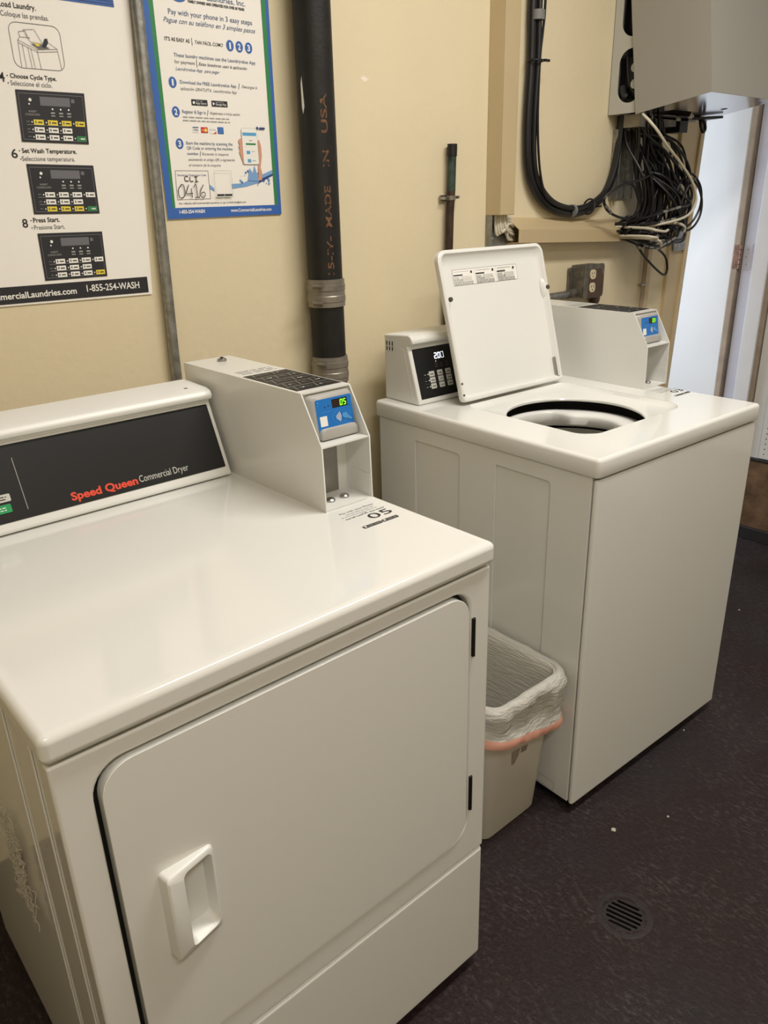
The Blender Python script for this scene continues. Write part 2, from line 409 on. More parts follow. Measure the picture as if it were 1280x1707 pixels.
def payment_box(root_loc, rz, num, label, group):
    t = thing('payment_box', root_loc, label, 'payment box', group, rz)
    W_, D_ = .105, .455
    prof = [(0, 0), (.003, .1145), (.053, .1975), (D_, .1975), (D_, 0)]
    c = B()
    for x0, x1 in ((0, .0025), (W_-.0025, W_)): c.prism(prof, 'x', x0, x1, ENAMEL_MATTE)
    c.box(.0025, W_-.0025, .051, D_, .195, .1975, ENAMEL_MATTE)            # top
    c.box(.0025, W_-.0025, D_-.0025, D_, 0, .195, ENAMEL_MATTE)            # back
    c.box(.0025, W_-.0025, .002, .09, 0.0005, .003, ENAMEL_MATTE)          # bottom
    c.box(.0025, W_-.0025, .003, .07, .112, .1145, ENAMEL_MATTE)           # shelf
    c.box(.0025, W_-.0025, .0555, .058, .1145, .195, ENAMEL_MATTE)         # wall behind reader
    c.box(W_-.022, W_-.0025, .070, .074, .003, .112, ENAMEL_MATTE)         # return flange
    c.box(W_-.0035, W_-.0026, .004, .052, .003, .045, ENAMEL_MATTE)        # tab inside
    c.build('case', t, bevel=.0012, seg=2)
    p = B().box(.0025, W_-.022, .0705, .073, .003, .112, STEEL).build('vault_door', t)
    p['label'] = 'grey steel vault door inside the white case'
    for x, y in ((.036, .034), (.067, .034)):
        b = B(); bolt(b, x, y, .003, .0085); o = b.build('bolt', t)
    b = B(); bolt(b, .062, .41, .1975, .0095); b.lathe([(.0001, .0), (.0035, .0), (.0035, .0012), (.0001, .0012)], SLOT, 12, (.062, .41, .2041)); b.build('lock', t)
    # price sheet on the top
    Z = .1975
    pr = Print(lambda x, y, h: (x, y, Z+h))
    pr.rect(.006, .102, .0715, .242, PANEL)
    ys = [.075, .107, .141, .175, .208, .2405]
    for k in range(1, 5): pr.rect(.010, .098, ys[k]-.0006, ys[k]+.0006, INKL)
    for k in range(5):
        y0, y1 = ys[k], ys[k+1]
        for i in range((2, 3, 2, 3, 2)[k]):
            n = (2, 3, 2, 3, 2)[k]; x = .014+i*.085/n
            pr.poly([(x, y0+.004), (x+.0012, y0+.004), (x+.007, y1-.006), (x+.0058, y1-.006)], INKL)
            pr.rect(x+.011, x+.016, y0+.012, y0+.018, INKL if (i+k) % 2 else INKG, .002); pr.rect(x+.0175, x+.021, y0+.013, y0+.017, WHITEINK if (i+k) % 3 == 0 else INKG, .001)
            pr.greek(x+.023, x+.080/n-.002, y0+.013, .004, INKG)
    o = pr.build('instruction_sheet', t); o['label'] = 'black instruction sheet with small white icons'
    pr = Print(lambda x, y, h: (x, y, Z+h))
    for k in range(3): pr.greek(.016, .092, .258+k*.012, .006, INKL)
    pr.build('printed_notice', t)
    # card reader: tilted housing
    y0, z0 = .0455, .1155; tl = math.atan2(.012, .07); ct, st = math.cos(tl), math.sin(tl)
    def F(a, s, h): return (a, y0+s*st-h*ct, z0+s*ct+h*st)
    r = B()
    ol = rrect(.009, .1015, .0, .077, .007, 4)
    r.loft([[F(a, s, -.003) for a, s in rrect(.005, .1025, .0, .0775, .006, 4)], [F(a, s, .004) for a, s in rrect(.007, .102, .0, .077, .007, 4)],
            [F(a, s, .011) for a, s in rrect(.016, .1005, .001, .0725, .008, 4)], [F(a, s, .0125) for a, s in rrect(.018, .0995, .0018, .0715, .008, 4)]], READERGREY, True, True, True)
    # holder lip
    lp = rrect(.021, .0995, -.002, .017, (.003, .003, .009, .009), 4)
    r.loft([[F(a, s, .011) for a, s in lp], [F(a, s, .0185) for a, s in lp], [F(a, s, .0205) for a, s in rrect(.023, .0975, 0, .0155, (.003, .003, .008, .008), 4)]], READERGREY, True, True, True)
    rd = r.build('card_reader', t, ang=50)
    pr = Print(lambda a, s, h: F(a, s, .0125+h))
    pr.rect(.021, .0985, .006, .0665, READERBLUE, .003)
    pr.rect(.0555, .0885, .0478, .0625, DISPLAYBLK)
    for i, d in enumerate('88'): pr.digit(d, .057+i*.0076, .0498, .0058, .0106, .0011, SEGRED, .1)
    for i, d in enumerate(num): pr.digit(d, .0722+i*.0076, .0498, .0058, .0106, .0015, SEGGREEN, .1)
    pr.rect(.0265, .0415, .0205, .0375, WHITEINK)                           # blank white sticker
    pr.poly(circ(.040, .052, .0013, 10), INK); pr.poly(circ(.0475, .0535, .0013, 10), INK); pr.poly(circ(.092, .048, .001, 10), INK)
    pr.poly(circ(.0265, .0615, .0016, 10), READERDARK); pr.rect(.0252, .0278, .056, .0575, READERDARK)
    pr.greek(.030, .050, .0435, .0016, READERDARK)
    pr.outline(circ(.0685, .0315, .0155, 28, .0115), circ(.0685, .0315, .0150, 28, .0110), READERDARK)
    for k in range(4):                                                      # contactless waves
        R0 = .004+k*.0028; A = [math.radians(-38+76*i/8) for i in range(9)]
        cx = .0575
        pr.poly([(cx+R0*math.cos(a), .0315+R0*math.sin(a)) for a in A]+[(cx+(R0+.0012)*math.cos(a), .0315+(R0+.0012)*math.sin(a)) for a in A[::-1]], WHITEINK)
    pr.poly([(.0745, .0365), (.0835, .0365), (.087, .031), (.094, .025), (.0915, .0225), (.084, .0265), (.079, .0265), (.0735, .031)], READERDARK)
    fp = pr.build('face_label', rd); fp['label'] = 'blue reader label with lit green %s' % num
    return t

def side_sticker(name, parent, fn, num):
    """pay by phone sticker: local x 0-.085 along the text, y 0 (far edge) to -.08 (near edge)"""
    pr = Print(fn)
    pr.text('Pay with your Phone', .004, -.0080, .0765, .0055, INKG)
    pr.greek(.010, .070, -.0155, .0030, INKL)
    pr.greek(-.004, .072, -.0225, .0024, INKL)
    pr.text('Scan QR Code', -.003, -.0325, .0325, .0036, INK, .02)
    pr.text('OR', .0335, -.0325, .0455, .0062, INKG)
    pr.text('Enter Number', .049, -.0325, .0815, .0036, INK, .02)
    pr.text(num, .0318, -.0590, .0785, .0205, INK)
    for a, b in ((-.004, .035), (.037, .0705)):
        pr.rect(a, b, -.0815, -.073, INK, .0015)
        pr.poly(circ(a+.005, -.0772, .0025, 10), WHITEINK); pr.greek(a+.010, b-.003, -.0787, .003, INKL)
    o = pr.build(name, parent); o['label'] = 'pay by phone sticker printed %s' % num
    return o

# ------------------------------------------------------------------ tumble dryer (local: x -.681..0, y 0 front .. .72 back)
DY = -.919
dryer = thing('tumble_dryer', (0, DY, 0), 'white front loading tumble dryer with black control panel, its door shut, beside the bin', 'dryer')
b = B().box(-.678, -.003, .018, .70, .025, .872, ENAMEL)
for y in (.06, .16): b.box(-.6805, -.678, y, y+.006, .03, .86, ENAMEL)
cab = b.build('cabinet', dryer, bevel=.003)
for x, y in ((-.63, .06), (-.05, .06), (-.63, .64), (-.05, .64)): B().lathe([(.018, 0), (.018, .008), (.008, .010), (.008, .027)], DARKMETAL, 14, (x, y, 0)).build('foot', dryer)
fp = B()
opening = rrect(-.6415, -.0435, .3545, .8445, .042, 7)
fp.plate(rect(-.681, 0, .303, .868), [opening], 0, .018, ENAMEL, lambda a, b, t: (a, t, b))
fp.build('front_panel', dryer, bevel=.004, seg=3)
B().box(-.681, 0, 0, .018, .030, .2985, ENAMEL).build('lower_panel', dryer, bevel=.007, seg=3)
B().box(-.66, -.02, .03, .05, .004, .035, BLACK).build('under_gap_strip', dryer)  # black strip filling the low gap under the front
# door with an opening for the cup of the handle
dpl = B()
hx0, hx1, hz0, hz1 = -.577, -.524, .534, .656
dpl.plate(rrect(-.6340, -.0495, .3580, .8385, .040, 7), [rrect(hx0, hx1, hz0, hz1, .008, 4)], -.003, .014, ENAMEL, lambda a, b, t: (a, t, b))
door = dpl.build('door', dryer, bevel=.003, seg=2)
gap_ring = B(); gap_ring.plate(rrect(-.6405, -.0445, .3555, .8435, .042, 7), [rrect(-.620, -.064, .372, .826, .035, 7)], .0155, .0178, DARKMETAL, lambda a, b, t: (a, t, b))  # dark ring behind the door gap, painting the shade in it
o = gap_ring.build('door_gap_shade', dryer); o['label'] = 'dark ring painted as the shade in the gap round the door'
hd = B()
def hloop(x0, x1, z0, z1, r, hf):
    out = []
    for x, z in rrect(x0, x1, z0, z1, r, 5):
        tx = (x+.589)/.072; tz = (z-.526)/.138
        arc = 1-(2*tz-1)**2
        out.append((x, hf(tx, arc), z))
    return out
Z3 = -.003
hd.loft([hloop(-.5905, -.5185, .5265, .6635, .006, lambda t, a: Z3),
         hloop(-.5875, -.5190, .5285, .6625, .006, lambda t, a: Z3-(.0215*(1-t)+.004)*(.62+.38*a)),
         hloop(-.5850, -.5200, .5310, .6610, .006, lambda t, a: Z3-(.0230*(1-t)+.0055)*(.62+.38*a)),
         hloop(-.5660, -.5222, .5355, .6550, .008, lambda t, a: Z3-(.0230*(1-t)+.0055)*(.62+.38*a)),
         hloop(-.5640, -.5238, .5375, .6530, .008, lambda t, a: Z3-(.0170*(1-t)+.003)*(.62+.38*a)),
         hloop(-.5700, -.5265, .5430, .6480, .010, lambda t, a: .0115)], PLASTIC, True, False, True)
hd.build('handle', door, ang=40)
for z0, z1 in ((.722, .7915), (.410, .4825)):
    h = B()
    h.box(-.0470, -.0405, .003, .010, z0, z1, DARKMETAL)
    n = 4
    for k in range(n):
        a = z0+(z1-z0)*k/n; c = z0+(z1-z0)*(k+1)/n-.0012
        h.lathe([(.0001, a), (.0034, a), (.0034, c), (.0001, c)], DARKMETAL, 12, (-.0385, -.0015, 0))
    ho = h.build('hinge', door); ho['label'] = 'black barrel hinge'
# top panel
tp = B().box(-.686, .004, -.008, .705, .8735, .9105, ENAMEL)
f = [f for f in tp.bm.faces if f.calc_center_median().z > .91][0]
bmesh.ops.recalc_face_normals(tp.bm, faces=tp.bm.faces)
r = bmesh.ops.inset_individual(tp.bm, faces=[f], thickness=.022)
r2 = bmesh.ops.inset_individual(tp.bm, faces=[f], thickness=.012)
for v in f.verts: v.co.z -= .0014
top = tp.build('top_panel', dryer, bevel=.011, seg=4)
TOPZ = .9091
side_sticker('pay_sticker', dryer, lambda x, y, h: (x-.1025, y+.919-.663, TOPZ+h), '05')
# console
cs = B()
cprof = [(.71, .912), (.561, .912), (.5595, .917), (.6185, 1.0505), (.604, 1.0560), (.6015, 1.064), (.607, 1.072), (.62, 1.0755), (.71, 1.0785)]
cs.prism(cprof, 'x', -.683, -.122, PLASTIC)
con = cs.build('console', dryer, bevel=.004, seg=3)
cl = math.hypot(.058, .132); sy, sz = .058/cl, .132/cl
def CF(x, s, h): return (x, .561+s*sy-h*sz-.0008, .918+s*sz+h*sy)
b = B(); b.plate(rrect(-.672, -.1305, .0125, .1375, .002, 2), [], 0, .0012, PANEL, CF)
cp = b.build('control_panel', dryer); cp['label'] = 'black control panel with red and grey lettering'
pr = Print(lambda x, s, h: CF(x, s, .0012+h))
pr.rect(-.4983, -.4972, .0265, .1145, INKL)
pr.build('divider_line', cp)
pr = Print(lambda x, s, h: CF(x, s, .0012+h))
pr.text('Speed Queen', -.4262, .0218, -.3066, .0135, REDINK, .032)
o = pr.build('lettering', cp); o['label'] = 'bold red words Speed Queen'
pr = Print(lambda x, s, h: CF(x, s, .0012+h))
pr.text('Commercial Dryer', -.3030, .0232, -.2060, .0120, BTNGREY)
pr.build('lettering', cp)
for k, (x1, s0, s1, m, lb) in enumerate(((-.5185, .0465, .0590, BTNGREY, 'grey button'), (-.5215, .0285, .0425, BTNGREEN, 'green start button'))):
    for j in range(1 if k else 3):
        b = B(); b.plate(rrect(x1-.030-j*.04, x1-j*.04, s0, s1, .002, 3), [], .001, .0028, m, CF); o = b.build('button', cp); o['label'] = lb
        if j == 0:
            pr = Print(lambda x, s, h: CF(x, s, .0028+h)); 
            pr.greek(x1-.022, x1-.006, (s0+s1)/2+.001, .0025, INK if not k else WHITEINK); pr.greek(x1-.018, x1-.008, (s0+s1)/2-.003, .0025, INK if not k else WHITEINK)
            pr.build('button_mark', cp)
for x in (-.155,): B().box(x-.006, x, .634, .640, 1.0757, 1.0764, SLOT).build('console_screw', dryer)
payment_box((-.1100, -.6460, TOPZ), 0, '05', 'white card payment box on the dryer, reader showing 05', 'payment boxes on the machines')
# lint clinging to the side of the dryer
lb = B(); random.seed(3); LY, LZ = -.63, .54
for i in range(160):
    y = LY+random.gauss(0, .022); z = LZ+random.gauss(0, .045); a = random.uniform(0, 2*PI); l = random.uniform(.01, .035)
    pts = [(-.6815-abs(math.sin(k*1.7+i))*.006-.0005, y+math.cos(a+k*.5)*l*k/4, z+math.sin(a+k*.5)*l*k/4) for k in range(5)]
    lb.tube(pts, .0006, LINT, 4)
o = lb.build('lint_clump'); tagp(o, 'fuzzy grey lint clinging to the left side of the dryer', 'lint', kind='stuff')

# ------------------------------------------------------------------ top loading washer (local u,v: front left corner at origin)
wash = thing('washing_machine', (.455, -.8056, 0), 'white top loading washing machine with its lid open, behind the bin', 'washing machine', None, -.0367)
b = B()
b.box(.004, .010, .014, .70, .03, .868, ENAMEL).box(.641, .647, .014, .70, .03, .868, ENAMEL).box(.010, .641, .694, .70, .03, .868, ENAMEL)
b.box(.010, .641, .014, .020, .03, .868, ENAMEL).box(.010, .641, .020, .694, .03, .036, ENAMEL)
b.plate(rect(.014, .702, .03, .8665), [rrect(.398, .558, .12, .8285, (.006, .006, .006, .010), 3), rrect(.120, .2785, .12, .8300, (.006, .006, .006, .010), 3)], 0.0005, .0042, ENAMEL, lambda a, b_, t: (t, a, b_))
b.build('cabinet', wash, bevel=.0022)
B().box(.0, .651, -.001, .0125, .026, .8625, ENAMEL).build('front_panel', wash, bevel=.007, seg=3)
for x, y in ((.05, .06), (.60, .06), (.05, .64), (.60, .64)): B().lathe([(.018, 0), (.018, .008), (.008, .010), (.008, .032)], DARKMETAL, 14, (x, y, 0)).build('foot', wash)
pr = Print(lambda y, z, h: (.0003-h, y, z))
pr.frame(.055, .12, .035, .062, .0012, INKL, .006); pr.build('corner_plate', wash)
# top with recess and round opening
tz, HX, HY, HR = .9085, .298, .292, .169
rec0 = rrect(.116, .512, .112, .498, (.05, .06, .03, .03), 7)
rec = []
for i in range(len(rec0)):
    a = Vector(rec0[i]); c = Vector(rec0[(i+1) % len(rec0)]); n = max(1, int((c-a).length/.010))
    for k in range(n): q = a+(c-a)*k/n; rec.append((q.x, q.y))
tb = B()
def orr(d): return rrect(-.004+d, .655-d, -.004+d, .716-d, max(.012-d, .004), 5)
tb.loft([[(x, y, zz) for x, y in orr(dd)] for dd, zz in ((.004, .8675), (.0008, .8680), (0, .8700), (0, tz-.0085), (.0011, tz-.0044), (.0040, tz-.0012), (.0085, tz))], ENAMEL)
tb.plate(orr(.0085), [rec], tz-.0006, tz+.00003, ENAMEL)
# dish from the recess edge down to the opening
# (the flat plate is open inside; the dish hangs in it)
def around(lp, k, zz):
    out = []
    for x, y in lp:
        a = math.atan2(y-HY, x-HX); cx, cy = HX+HR*math.cos(a), HY+HR*math.sin(a)
        out.append((x+(cx-x)*k, y+(cy-y)*k, zz))
    return out
tb.loft([[(x, y, tz-.0005) for x, y in rec], around(rec, .10, tz-.009), around(rec, .35, tz-.0135), around(rec, .85, tz-.0165), around(rec, 1., tz-.0185), around(rec, 1.02, tz-.021), around(rec, 1.0, tz-.025)], ENAMEL)
tb.build('top_panel', wash, ang=40)
rg = B(); loops = []
N = 72
def bulge(a):
    d = (a-math.radians(5)+PI) % (2*PI)-PI; d = abs(math.degrees(d))
    t = min(1, max(0, (54-d)/20)); t = t*t*(3-2*t)
    return t*(.040-.004*math.cos(math.radians(d*5)))
for rr, zz, kb in ((.192, .832, 0), (.191, .850, 0), (.188, .856, 0), (.183, .858, .5), (.176, .855, 1), (.172, .848, 1), (.173, .828, .95), (.184, .812, .2)):
    loops.append([(HX+(rr-kb*bulge(2*PI*i/N))*math.cos(2*PI*i/N), HY+(rr-kb*bulge(2*PI*i/N))*math.sin(2*PI*i/N), zz) for i in range(N)])
o = rg.loft(loops, PLASTIC).build('balance_ring', wash, ang=60); o['label'] = 'white plastic ring at the mouth of the tub'
B().lathe([(.178, .806), (.190, .80), (.196, .78), (.198, .70), (.201, .695), (.198, .69), (.198, .42), (.17, .39), (.0001, .385)], TUBGREY, 60, (HX, HY, 0), False).build('tub', wash)
B().lathe([(.206, .884), (.206, .83), (.206, .38), (.0001, .375)], BLACK, 48, (HX, HY, 0), False).build('tub_gap_shade', wash)  # black shell painting the shade seen in the gap above the ring
# console
cw = B()
cw.prism([(.712, .9085), (.577, .9085), (.5755, .914), (.6185, 1.0545), (.604, 1.0600), (.600, 1.070), (.606, 1.080), (.618, 1.0845), (.712, 1.078)], 'x', .031, .572, PLASTIC)
cw.build('console', wash, bevel=.006, seg=3)
b = B()
b.plate([(.60, .930), (.632, 1.045), (.704, 1.066), (.704, .918), (.60, .918)], [], .0306, .0318, PLASTIC, lambda a, b_, t: (t, a, b_)); 
for k in range(3):
    for z0, z1 in ((1.038, 1.048), (1.051, 1.062)): b.box(.0298, .0307, .676+k*.011, .679+k*.011, z0, z1, SLOT)
o = b.build('side_vent', wash); o['label'] = 'dark vent slots in the console side'
wl = math.hypot(.042, .138); wy_, wz_ = .042/wl, .138/wl
def WF(u, s, h): return (u, .5765+s*wy_-h*wz_-.0012, .910+s*wz_+h*wy_)
b = B(); b.plate(rrect(.0425, .330, .0130, .1425, .002, 2), [], 0, .0012, PANEL, WF); wp = b.build('control_panel', wash); wp['label'] = 'black washer control panel with white digits'
pr = Print(lambda u, s, h: WF(u, s, .0012+h))
for i, d in enumerate('200'): pr.digit(d, .1125+i*.0118, .1095, .0098, .0160, (.0026, .0026, .0012)[i], SEGWHITE, .0)
pr.rect(.1225, .1248, .1095, .1115, SEGWHITE)
pr.poly(circ(.1149, .1035, .0019, 12), WHITEINK)
for i in range(3):
    pr.frame(.111+i*.018, .118+i*.018, .0935, .0990, .0006, INKG); pr.greek(.109+i*.018, .121+i*.018, .0885, .0022, INKG)
for r_ in range(3):
    y = .0735-r_*.0160
    pr.greek(.066, .073, y-.001, .0022, INKL); pr.poly(circ(.0795, y, .0017, 10), WHITEINK)
    if r_ < 2: pr.rect(.066, .166, y-.0084, y-.0079, INKG)
pr.build('display', wp)
for r_ in range(3):
    for c in range(3):
        u0, s0 = .0830+c*.0292, .0667-r_*.0158
        b = B(); b.plate(rrect(u0, u0+.0185, s0, s0+.0135, .0018, 3), [], .001, .0025, BTNGREY, WF); bo = b.build('button', wp)
        pr = Print(lambda u, s, h: WF(u, s, .0025+h)); 
        pr.b.mats.append(INK); pr.greek(u0+.004, u0+.016, s0+.005, .0032, INK)
        # small dark legend is merged into the button itself
        lm = pr.build('button_mark', wp)
payment_box(tuple(Vector((.455, -.8056, tz)) + Matrix.Rotation(-.0367, 3, 'Z') @ Vector((.5805, .2800, 0))), -.0367, '03', 'white card payment box on the washing machine, reader showing 03', 'payment boxes on the machines')
side_sticker('pay_sticker', wash, lambda x, y, h: (x*.92+.578, y+.262, tz+h), '03')
# lid, standing open and leaning back
ld = math.hypot(.103, .366); ly, lz = .103/ld, .366/ld
def LF(u, s, h): return (u, .500+s*ly-h*lz, .9165+s*lz+h*ly)       # h towards the front
b = B()
lo = rrect(.108, .503, 0, .378, (.012, .012, .026, .026), 5)
def ins(d, d2=0): return rrect(.108+d, .503-d, d, .378-d-d2, (max(.012-d, .004), max(.012-d, .004), .026-d*.6, .026-d*.6), 5)
b.loft([[LF(u, s, -.010) for u, s in ins(.004)], [LF(u, s, -.006) for u, s in ins(0)], [LF(u, s, .007) for u, s in ins(0)],
        [LF(u, s, .010) for u, s in ins(.003)], [LF(u, s, .010) for u, s in ins(.009)], [LF(u, s, .005) for u, s in ins(.012)],
        [LF(u, s, -.003) for u, s in ins(.016, .010)], [LF(u, s, -.0045) for u, s in ins(.024, .014)]], ENAMEL, True, True, True)
for u in (.492,):      # rubber bumper seat
    b.loft([[LF(a, s, -.003) for a, s in circ(u+.001, .2575, .012, 20, .034)], [LF(a, s, .004) for a, s in circ(u+.002, .2575, .010, 20, .024)], [LF(a, s, .0085) for a, s in circ(u+.003, .2575, .007, 20, .012)]], ENAMEL, True, False, True)
lid = b.build('lid', wash, ang=45)
for u in (.1255, .4975):
    k = B(); k.loft([[LF(a, s, .008) for a, s in circ(u, .2575, .0062, 14)], [LF(a, s, .0125) for a, s in circ(u, .2575, .0056, 14)]], RUBBER, True, True, True); k.build('bumper', lid)
for s_ in (.0185, .0475):
    k = B(); k.loft([[LF(a, s, .009) for a, s in circ(.1125, s_, .0030, 10)], [LF(a, s, .0112) for a, s in circ(.1125, s_, .0026, 10)]], RUBBER, True, True, True); k.build('screw', lid)
k = B(); k.plate(rrect(.484, .492, .004, .066, .003, 3), [], -.003, .004, STEEL, LF); k.plate(circ(.489, .008, .005, 12), [], .004, .008, STEEL, LF); k.build('hinge_arm', lid)
pr = Print(lambda u, s, h: LF(u, s, -.0044+h), base=.0004)
pr.rect(.1600, .3985, .2900, .3300, INK); pr.rect(.1607, .3978, .2907, .3293, WHITEINK)
for c in range(3):
    x0 = .1625+c*.079; x1 = x0+.070
    pr.greek(x0+.003, x1-.016, .3235, .0020, INKL); pr.poly(circ(x1-.006, .3215, .0036, 12), INK); pr.rect(x0, x0+.032, .3140, .3172, INK)
    for k_ in range(7):
        y = .3095-k_*.0029
        pr.greek(x0, x0+(.020 if k_ < 2 else (.066 if k_ > 3 else .030)), y, .0018, INKG)
        if k_ < 4: pr.greek(x0+.025, x1-.006, y+.001, .0014, INKL)
    if c: pr.rect(x0-.0048, x0-.0044, .292, .328, INKL)
wl_ = pr.build('warning_label', lid); wl_['label'] = 'white warning label with three columns of small print'

# ------------------------------------------------------------------ wastebasket and its bag
def bloop(x0, x1, y0, y1, r, z, n=9): return [(x, y, z) for x, y in rrect(x0, x1, y0, y1, r, n)]
b = B()
b.loft([bloop(.232, .426, -.722, -.455, .028, .0), bloop(.229, .429, -.725, -.452, .030, .006), bloop(.205, .438, -.764, -.422, .04, .395), bloop(.203, .440, -.766, -.420, .04, .402),
        bloop(.207, .436, -.762, -.424, .038, .402), bloop(.233, .425, -.721, -.456, .027, .008)], BIN, True, True, True)
bino = b.build('wastebasket', ang=50)
tagp(bino, 'small off white plastic wastebasket between the dryer and the washing machine', 'bin')
pr = Print(lambda x, z, h: (x, -.722-(.042*(z/.395))-h-.0014, z))
pr.poly([(.290, .246), (.318, .242), (.3165, .222), (.305, .203), (.295, .203), (.291, .225)], STICKERBROWN); pr.poly([(.324, .241), (.347, .236), (.345, .220), (.324, .224)], STICKERBROWN)
for k_ in range(3): pr.rect(.327+.006*k_, .3295+.006*k_, .2245, .2355, INKG)
st = pr.build('sticker', bino); st['label'] = 'torn brownish sticker on the bin'
bg = B(); random.seed(11)
prof = [(-.030, -.38, 0.), (-.026, -.34, .001), (-.016, -.20, .0035), (-.0125, -.09, .004), (-.0095, -.030, .0025), (-.0075, -.008, .0015), (.0005, .005, .003), (.009, .008, .007), (.018, .003, .010), (.022, -.012, .013), (.017, -.024, .014), (.014, -.042, .014), (.019, -.056, .010), (.022, -.064, .005)]
base_n = 15
def bagpt(x, y, nx, ny, off, dz, amp, t):
    p = Vector((x*23, y*23, dz*26))
    w = noise.noise(p)*amp+noise.noise(p*2.3)*amp*.55
    droop = (.012*noise.noise(Vector((x*9, y*9, 3.1)))-.045*max(0, min(1, (x-.18)/.2))*min(1, max(0, (-y-.55)/.15))) if dz < -.03 and off > 0.01 else .006*noise.noise(Vector((x*12, y*12, 1.7)))
    o2 = off+w
    if off > .01 and x+nx*o2 > .452: o2 = min(o2, .010)
    return (x+nx*o2, y+ny*o2, max(.012, .404+dz+droop*(min(1, abs(dz)/.06) if dz < 0 else 1)))
lpb = rrect(.203, .440, -.766, -.420, .04, 12)
# resample finely along the rim
fine = []
for i in range(len(lpb)):
    a = Vector(lpb[i]); c = Vector(lpb[(i+1) % len(lpb)]); n = max(1, int((c-a).length/.006))
    for k in range(n): fine.append(a+(c-a)*k/n)
nrm = []
for i in range(len(fine)):
    d = (fine[(i+1) % len(fine)]-fine[i-1]).normalized(); nrm.append(Vector((d.y, -d.x)))
loops = []
for off, dz, amp in prof:
    if dz < -.1:
        k = (-dz)/.395; xs = [(x*(1-k)+((.229+(x-.203)/.237*.2))*k, y*(1-k)+(-.725+(y+.766)/.346*.273)*k) for x, y in fine]
        loops.append([bagpt(xs[i][0], xs[i][1], nrm[i].x, nrm[i].y, -.008, dz, amp, 0) for i in range(len(fine))])
    else: loops.append([bagpt(p.x, p.y, nrm[i].x, nrm[i].y, off, dz, amp, 0) for i, p in enumerate(fine)])
bg.loft(loops, BAG, True, True, False)
bag = bg.build('bin_liner', ang=180)
tagp(bag, 'crinkled translucent white bin bag folded over the rim of the wastebasket', 'bin bag')
pk = B(); pl = []
for off, dz in ((.0222, -.064), (.0232, -.070), (.0232, -.082), (.0222, -.085)):
    pl.append([bagpt(p.x, p.y, nrm[i].x, nrm[i].y, off, dz, .005, 0) for i, p in enumerate(fine)])
o = pk.loft(pl, PINK).build('drawstring_hem', bag, ang=180); o['label'] = 'pink drawstring hem'

# ------------------------------------------------------------------ posters on the wall
def wallfn(x, z, h): return (x, -.0035-h, z)
def poster_sheet(name, parent, pts, bow=.002):
    """paper sheet following corner points with a slight waviness"""
    (x00, z0), (x10, _), (x11, z1), (x01, _2) = pts
    b = B(); N, M_ = 16, 24; g = []
    for j in range(M_+1):
        row = []
        for i in range(N+1):
            s, t = i/N, j/M_
            x = (x00*(1-s)+x10*s)*(1-t)+(x01*(1-s)+x11*s)*t; z = z0*(1-t)+z1*t
            if pts[1][1] != z0: z = (z0*(1-s)+pts[1][1]*s)*(1-t)+(pts[3][1]*(1-s)+z1*s)*t
            row.append(b.v((x, -.0030, z)))
        g.append(row)
    for j in range(M_):
        for i in range(N): b.face([g[j][i], g[j][i+1], g[j+1][i+1], g[j+1][i]], PAPER)
    r = bmesh.ops.solidify(b.bm, geom=b.bm.faces[:], thickness=.0006)
    return b.build(name, parent)
def inst_panel(name, parent, q, yellow):
    """picture of the control panel; q = corner points TL TR BR BL; yellow = highlighted keys"""
    TL, TR, BR, BL = [Vector(p) for p in q]
    def Q(a, c): return (TL*(1-a)+TR*a)*(1-c)+(BL*(1-a)+BR*a)*c
    pr = Print(wallfn, base=.0006)
    R = lambda a0, a1, c0, c1, m: pr.poly([Q(a0, c0), Q(a0, c1), Q(a1, c1), Q(a1, c0)], m)
    R(0, 1, 0, 1, INK); pr.h += .00006; pr.step = .000008
    for a0, a1, c0, c1 in ((.03, .97, .055, .067), (.03, .97, .943, .955), (.03, .036, .055, .955), (.964, .97, .055, .955)): R(a0, a1, c0, c1, INKG)
    R(.33, .77, .11, .28, INKG); R(.79, .84, .13, .2, INKG)
    for a, c, r_ in ((.19, .18, .0028), (.17, .26, .0015), (.50, .34, .0016), (.62, .34, .0016), (.74, .34, .0016)):
        p = Q(a, c); pr.poly(circ(p[0], p[1], r_, 12), WHITEINK)
    for a in (.47, .59, .71): R(a, a+.06, .40, .43, INKL); R(a, a+.06, .46, .48, INKL)
    p0, p1 = Q(.12, .42), Q(.30, .42); pr.text('INSERT', p0[0]+.004, p0[1], p1[0]-.004, .0032, INKL)
    p0, p1 = Q(.10, .48), Q(.31, .48); pr.text('COINS/CARD', p0[0], p0[1], p1[0], .0032, INKL)
    R(.10, .72, .655, .662, INKL); R(.10, .72, .80, .807, INKL)
    for r_ in range(3):
        for c in range(4):
            if r_ == 1 and c == 3: continue
            a0 = .205+c*.205; c0 = (.555, .70, .845)[r_]
            m = YELLOW if (r_, c) in yellow else WHITEINK
            if (r_, c) == (2, 3) and m is WHITEINK: m = GREEN
            R(a0, a0+.145, c0, c0+.10, m)
            R(a0+.06, a0+.125, c0+.04, c0+.065, INK if m is not GREEN else WHITEINK); R(a0+.02, a0+.04, c0+.025, c0+.075, INKG if m is not GREEN else GREEN)
            p = Q(a0-.025, c0+.05); pr.poly(circ(p[0], p[1], .0013, 10), WHITEINK)
        R(.10, .145, (.59, .735, .88)[r_], (.61, .755, .90)[r_], INKG)
    return pr.build(name, parent)

